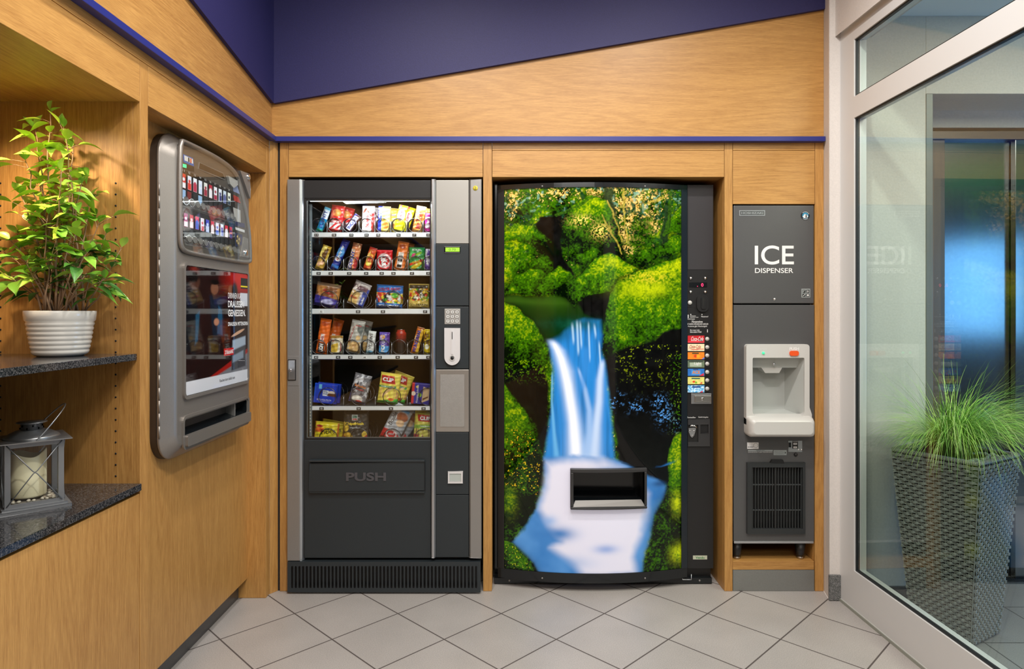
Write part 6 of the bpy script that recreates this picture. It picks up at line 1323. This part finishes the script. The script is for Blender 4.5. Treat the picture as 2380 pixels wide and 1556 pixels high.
pack('cracker_bag', 'yellow and green cracker bag with red name patch in the fifth row', 'snack bag', 4, 1165, 1056, 1215, 712, 232, (232, 214, 90), [('p', [(.12, .66), (.80, .66), (.70, .92), (.08, .92)], (186, 30, 34)), ('p', [(0, .52), (.85, .52), (.85, .60), (0, .58)], (40, 150, 70)), ('p', [(0, 0), (1, 0), (1, .2), (.5, .14), (0, .06)], (60, 170, 60)), ('n', 20, 4, .56, (222, 170, 110), 5, .2, .52), ('e', .68, .16, .14, .05, (226, 110, 50)), ('p', [(.2, .3), (.7, .6), (.78, .58), (.3, .24)], (236, 196, 140))], [('CLIP', .42, .79, .52, .13, 0, 'w', .05), ('PIZZA-STICKS', .42, .555, .6, .035, 0, 'w'), ('Knabber', .7, .08, .35, .03, 0, 'w')], cc=c6, depth=.036, res=(56, 80),
     behind=(.026, .045, .22, 'second cracker bag leaning out behind the yellow one in the fifth row'))
pack('wafer_box', 'dark blue wafer box with red left edge, right end of the fifth row', 'wafer box', 4, 1540, 1046, 1560, 805, 215, (42, 44, 140), [('r', 0, .16, 0, 1, (186, 40, 50)), ('e', .12, .5, .12, .1, (226, 205, 190)), ('p', [(.58, .1), (.95, .25), (.95, .75), (.62, .85)], (206, 178, 140)), ('p', [(.62, .2), (.9, .35), (.9, .42), (.62, .3)], (110, 70, 40)), ('e', .46, .45, .1, .1, (140, 180, 60)), ('e', .3, .82, .07, .05, (226, 210, 80))], [('Knusper-Schnitte', .34, .5, .82, .13, V, 'w', .0)], cc=c6, depth=.035, kind='box', crimp=.0, res=(60, 60))
# row 6
pack('biscuit_pack', 'yellow biscuit pack with dark handwriting at the lower left of the window', 'biscuit pack', 5, 470, 1545, 495, 1292, 275, (224, 204, 50), [('r', .06, .4, .55, .75, (235, 110, 50)), ('e', .22, .82, .14, .06, (190, 60, 60)), ('n', 12, 5, .58, (110, 60, 30), 4, 0, .35), ('r', .94, 1, 0, 1, (180, 50, 40)), ('r', 0, .05, 0, 1, (190, 60, 40))], [("Pick's", .58, .62, .56, .22, 10, 'k', .0)], cc=c6, depth=.032,
     behind=(.012, .045, .08, 'yellow biscuit pack queued behind the lower left one'))
pack('crisps_bag', 'dark clear crisps bag with yellow lettering, bottom row', 'crisps bag', 5, 815, 1560, 820, 1170, 285, (64, 62, 60), [('e', .15, .5, .12, .08, (232, 196, 70), .6), ('e', .2, .25, .2, .14, (226, 180, 60)), ('e', .86, .34, .1, .08, (236, 200, 80), .5), ('e', .06, .62, .05, .07, (236, 200, 80)), ('p', [(.05, .30), (.48, .06), (.95, .32), (.95, .26), (.48, .0), (.05, .24)], (186, 36, 40)), ('e', .75, .16, .14, .09, (190, 200, 50)), ('r', .38, .60, .74, .90, (225, 228, 225)), ('r', .40, .58, .80, .88, (50, 130, 110)), ('r', .40, .58, .75, .79, (190, 50, 50)), ('n', 9, 11, .72, (150, 150, 148), 5, .6, 1)], [('Chipsfrisch', .47, .635, .72, .10, 0, 'y', .04), ('ungarisch', .5, .525, .42, .045, 0, 'w', .0)], cc=c6, depth=.055, res=(60, 80))
pack('cookie_bag', 'silver and red cookie bag tilted right in the bottom row', 'cookie bag', 5, 1175, 1560, 1375, 1165, 225, (176, 180, 188), [('p', [(0, 0), (1, 0), (1, .20), (.6, .34), (0, .28)], (196, 40, 44)), ('e', .62, .72, .3, .12, (170, 96, 60)), ('e', .66, .56, .2, .09, (226, 190, 150)), ('r', .35, .85, .86, .93, (60, 150, 210)), ('e', .5, .22, .28, .12, (226, 220, 220)), ('e', .5, .22, .22, .09, (190, 36, 40)), ('n', 6, 9, .68, (230, 232, 236))], [('Double', .22, .60, .34, .2, V, 'k', .0), ('AWAY', .5, .22, .3, .05, 20, 'w')], cc=c6, depth=.040, res=(56, 70),
     behind=(.026, .045, .12, 'silver and red cookie bag hidden behind the tilted one'))
pack('cracker_bag', 'green and yellow cracker bag with red name patch at the lower right of the window', 'snack bag', 5, 1565, 1560, 1590, 1180, 215, (216, 206, 90), [('p', [(.22, .72), (.95, .70), (.95, .90), (.16, .92)], (186, 30, 34)), ('p', [(0, .48), (1, .54), (1, .64), (0, .60)], (140, 180, 60)), ('n', 20, 4, .52, (150, 96, 60), 5, .1, .5), ('e', .12, .28, .12, .06, (190, 50, 60))], [('CLIP', .58, .81, .56, .11, 0, 'w', .05), ('Salz-Sticks', .6, .575, .5, .04, 0, 'w')], cc=c6, depth=.036, res=(56, 80),
     behind=(.004, .045, -.10, 'green cracker bag tucked behind the lower right one'))
# ================================================================== LOBBY PLANTER with ornamental grass
QX, QY, QA = 1.746, 2.583, math.radians(30.6)
pl = empty('wicker_planter', (QX, QY, 0), 'tall tapered grey wicker planter with arching green grass behind the glass', 'planter')
def pc(h, k): a = .107*k*1.0; return a
WICK = mat('grey_wicker', (.27, .275, .26), .33, coat=.25); WICKD = mat('dark_wicker_core', (.035, .036, .034), .7)
HP = .70; u1 = Vector((math.cos(QA), math.sin(QA))); u2 = Vector((-math.sin(QA), math.cos(QA)))
def hs(z): return .107+(.157-.107)*z/HP
def PL(a, c, z): p = Vector((QX, QY))+u1*a+u2*c; return (p.x, p.y, z)
b = MB()
for s0 in range(4):
    def sidept(u, z, o, s0=s0):
        h_ = hs(z)+o; a, c = u*hs(z), -h_
        for _ in range(s0): a, c = -c, a
        return PL(a, c, z)
    bb = len(b.v); b.v += [sidept(-1, .004, -.002), sidept(1, .004, -.002), sidept(1, HP-.004, -.002), sidept(-1, HP-.004, -.002)]; b.face([bb, bb+1, bb+2, bb+3], WICKD)
    if s0 == 2: continue
    NS, NR = 16, 50
    for k in range(NS+1):                                   # upright stakes
        u = -1+2*k/NS; b.tube([sidept(u, .004, .0008), sidept(u, HP-.008, .0008)], 0.0020, WICK, 5, cap=False)
    for r in range(NR):                                     # woven strands: over two stakes, under one
        z = .010+(HP-.022)*(r+.5)/NR; pts = []; n = NS*6
        for i in range(n+1):
            u = -1+2*i/n; ph = (i/6.0+(r % 2))/2.0*2*math.pi
            o = .0030+.0042*math.cos(ph)
            pts.append(sidept(u*1.004, z+.0010*math.sin(ph), o))
        for dz_ in (-.0036, 0, .0036): b.tube([(q[0], q[1], q[2]+dz_) for q in pts], .0019, WICK, 5, cap=False)
obj('wicker_body', b, pl)
b = MB()
for s0 in range(4):
    def rimpt(t, o=0, s0=s0):
        a, c = t*(.157+o), -(.157+o)
        for _ in range(s0): a, c = -c, a
        return PL(a, c, HP-.002)
    b.tube([rimpt(-1+2*k/10, -.004) for k in range(11)], .0075, WICK, 8); 
    for k in range(46):
        t = -1+2*(k+.5)/46; p = Vector(rimpt(t, -.004)); q = Vector(rimpt(t+.03, -.004)); rr_ = []
        ax = (q-p).normalized(); nn = ax.cross(Vector((0, 0, 1)))
        for j in range(9):
            an_ = math.pi*j/8; rr_.append(p+nn*math.cos(an_)*.0085+Vector((0, 0, math.sin(an_)*.0085))+ax*.004*j/8)
        b.tube(rr_, .0016, WICK, 4, cap=False)
obj('braided_rim', b, pl)
b = MB(); h_ = .146; b.plate([PL(-h_, -h_, 0)[:2], PL(h_, -h_, 0)[:2], PL(h_, h_, 0)[:2], PL(-h_, h_, 0)[:2]], lambda a, c, d: (a, c, d), HP-.03, HP-.022, mat('potting_soil')); obj('soil', b, pl)
b = MB(); 
for s0 in range(4):
    def ln(t, z, o, s0=s0):
        a, c = t*o, -o
        for _ in range(s0): a, c = -c, a
        return PL(a, c, z)
    b.quad([ln(-1, HP-.035, .147), ln(1, HP-.035, .147), ln(1, HP+.003, .149), ln(-1, HP+.003, .149)], BLACK)
obj('plastic_liner', b, pl)
R = random.Random(3); gcol = [mat('grass_bright', (.42, .66, .12), .4), mat('grass_mid', (.20, .45, .06), .42), mat('grass_dark', (.035, .13, .02), .5), mat('grass_pale', (.48, .60, .22), .4)]
b = MB()
def blade(x, y, az, L, el, e1, w, m):
    n = 14; hor = Vector((-math.sin(az), math.cos(az), 0)); sway = R.uniform(-.5, .5)
    for tr in range(6):
        pts = []; p = Vector((x, y, HP-.022))
        for i in range(n+1):
            pts.append(p.copy()); t = i/n; e = el-(el+e1)*t**1.25; a_ = az+sway*t
            p = p+Vector((math.cos(a_)*math.cos(e), math.sin(a_)*math.cos(e), math.sin(e)))*L/n
        if min(q.x for q in pts) > 1.487 and max(q.y for q in pts) < 2.835: break
        L *= .82; az = az+(0-az)*.0
    bb = len(b.v)
    for i, q in enumerate(pts):
        ww = w*(1-(i/n)**2*.85); b.v.append(tuple(q-hor*ww)); b.v.append(tuple(q+Vector((0, 0, ww*.35)))); b.v.append(tuple(q+hor*ww))
    for i in range(n):
        for k in (0, 1): b.face([bb+i*3+k, bb+i*3+k+1, bb+i*3+k+4, bb+i*3+k+3], m, True)
for k in range(1500):
    a = R.uniform(0, 6.283); r_ = .050*math.sqrt(R.random()); az = a+R.uniform(-.5, .5); t = R.random()
    if t < .10: L, el, dr = R.uniform(.28, .46), R.uniform(.95, 1.5), R.uniform(-.9, -.3)
    elif t < .50: L, el, dr = R.uniform(.30, .52), R.uniform(.95, 1.5), R.uniform(.1, 1.2)
    else: L, el, dr = R.uniform(.32, .56), R.uniform(.8, 1.4), R.uniform(.9, 1.5)
    inner = r_ < .02
    m = R.choice([gcol[0], gcol[1], gcol[1], gcol[3]]) if t > .12 else R.choice([gcol[1], gcol[0]])
    if L < .3: m = R.choice([gcol[2], gcol[1]])
    blade(QX-.01+r_*math.cos(a), QY+r_*math.sin(a), az, L, el, dr, R.uniform(.0007, .0013), m)
obj('grass', b, pl, kind='stuff')
k = 0; placed = []
for tr in range(4000):
    a, c = R.uniform(-.132, .132), R.uniform(-.132, -.085) if tr % 2 else R.uniform(-.132, .0)
    if c > -.075 and a < .085: continue
    if any((a-p[0])**2+(c-p[1])**2 < .021**2 for p in placed): continue
    placed.append((a, c))
    if len(placed) > 24: break
PG = mat('pale_green_pebble', (.50, .54, .48), .4)
for a, c in placed:
    x, y, z = PL(a, c, HP-.0218); pebble((x, y, z), R.uniform(.010, .0135), R.uniform(.008, .0105), R.uniform(.007, .0095), PG if R.random() < .7 else PEB[2], R.uniform(0, 3), 'pebble', 'smooth pale grey-green pebble on the soil of the wicker planter', 'pale pebbles in the wicker planter')
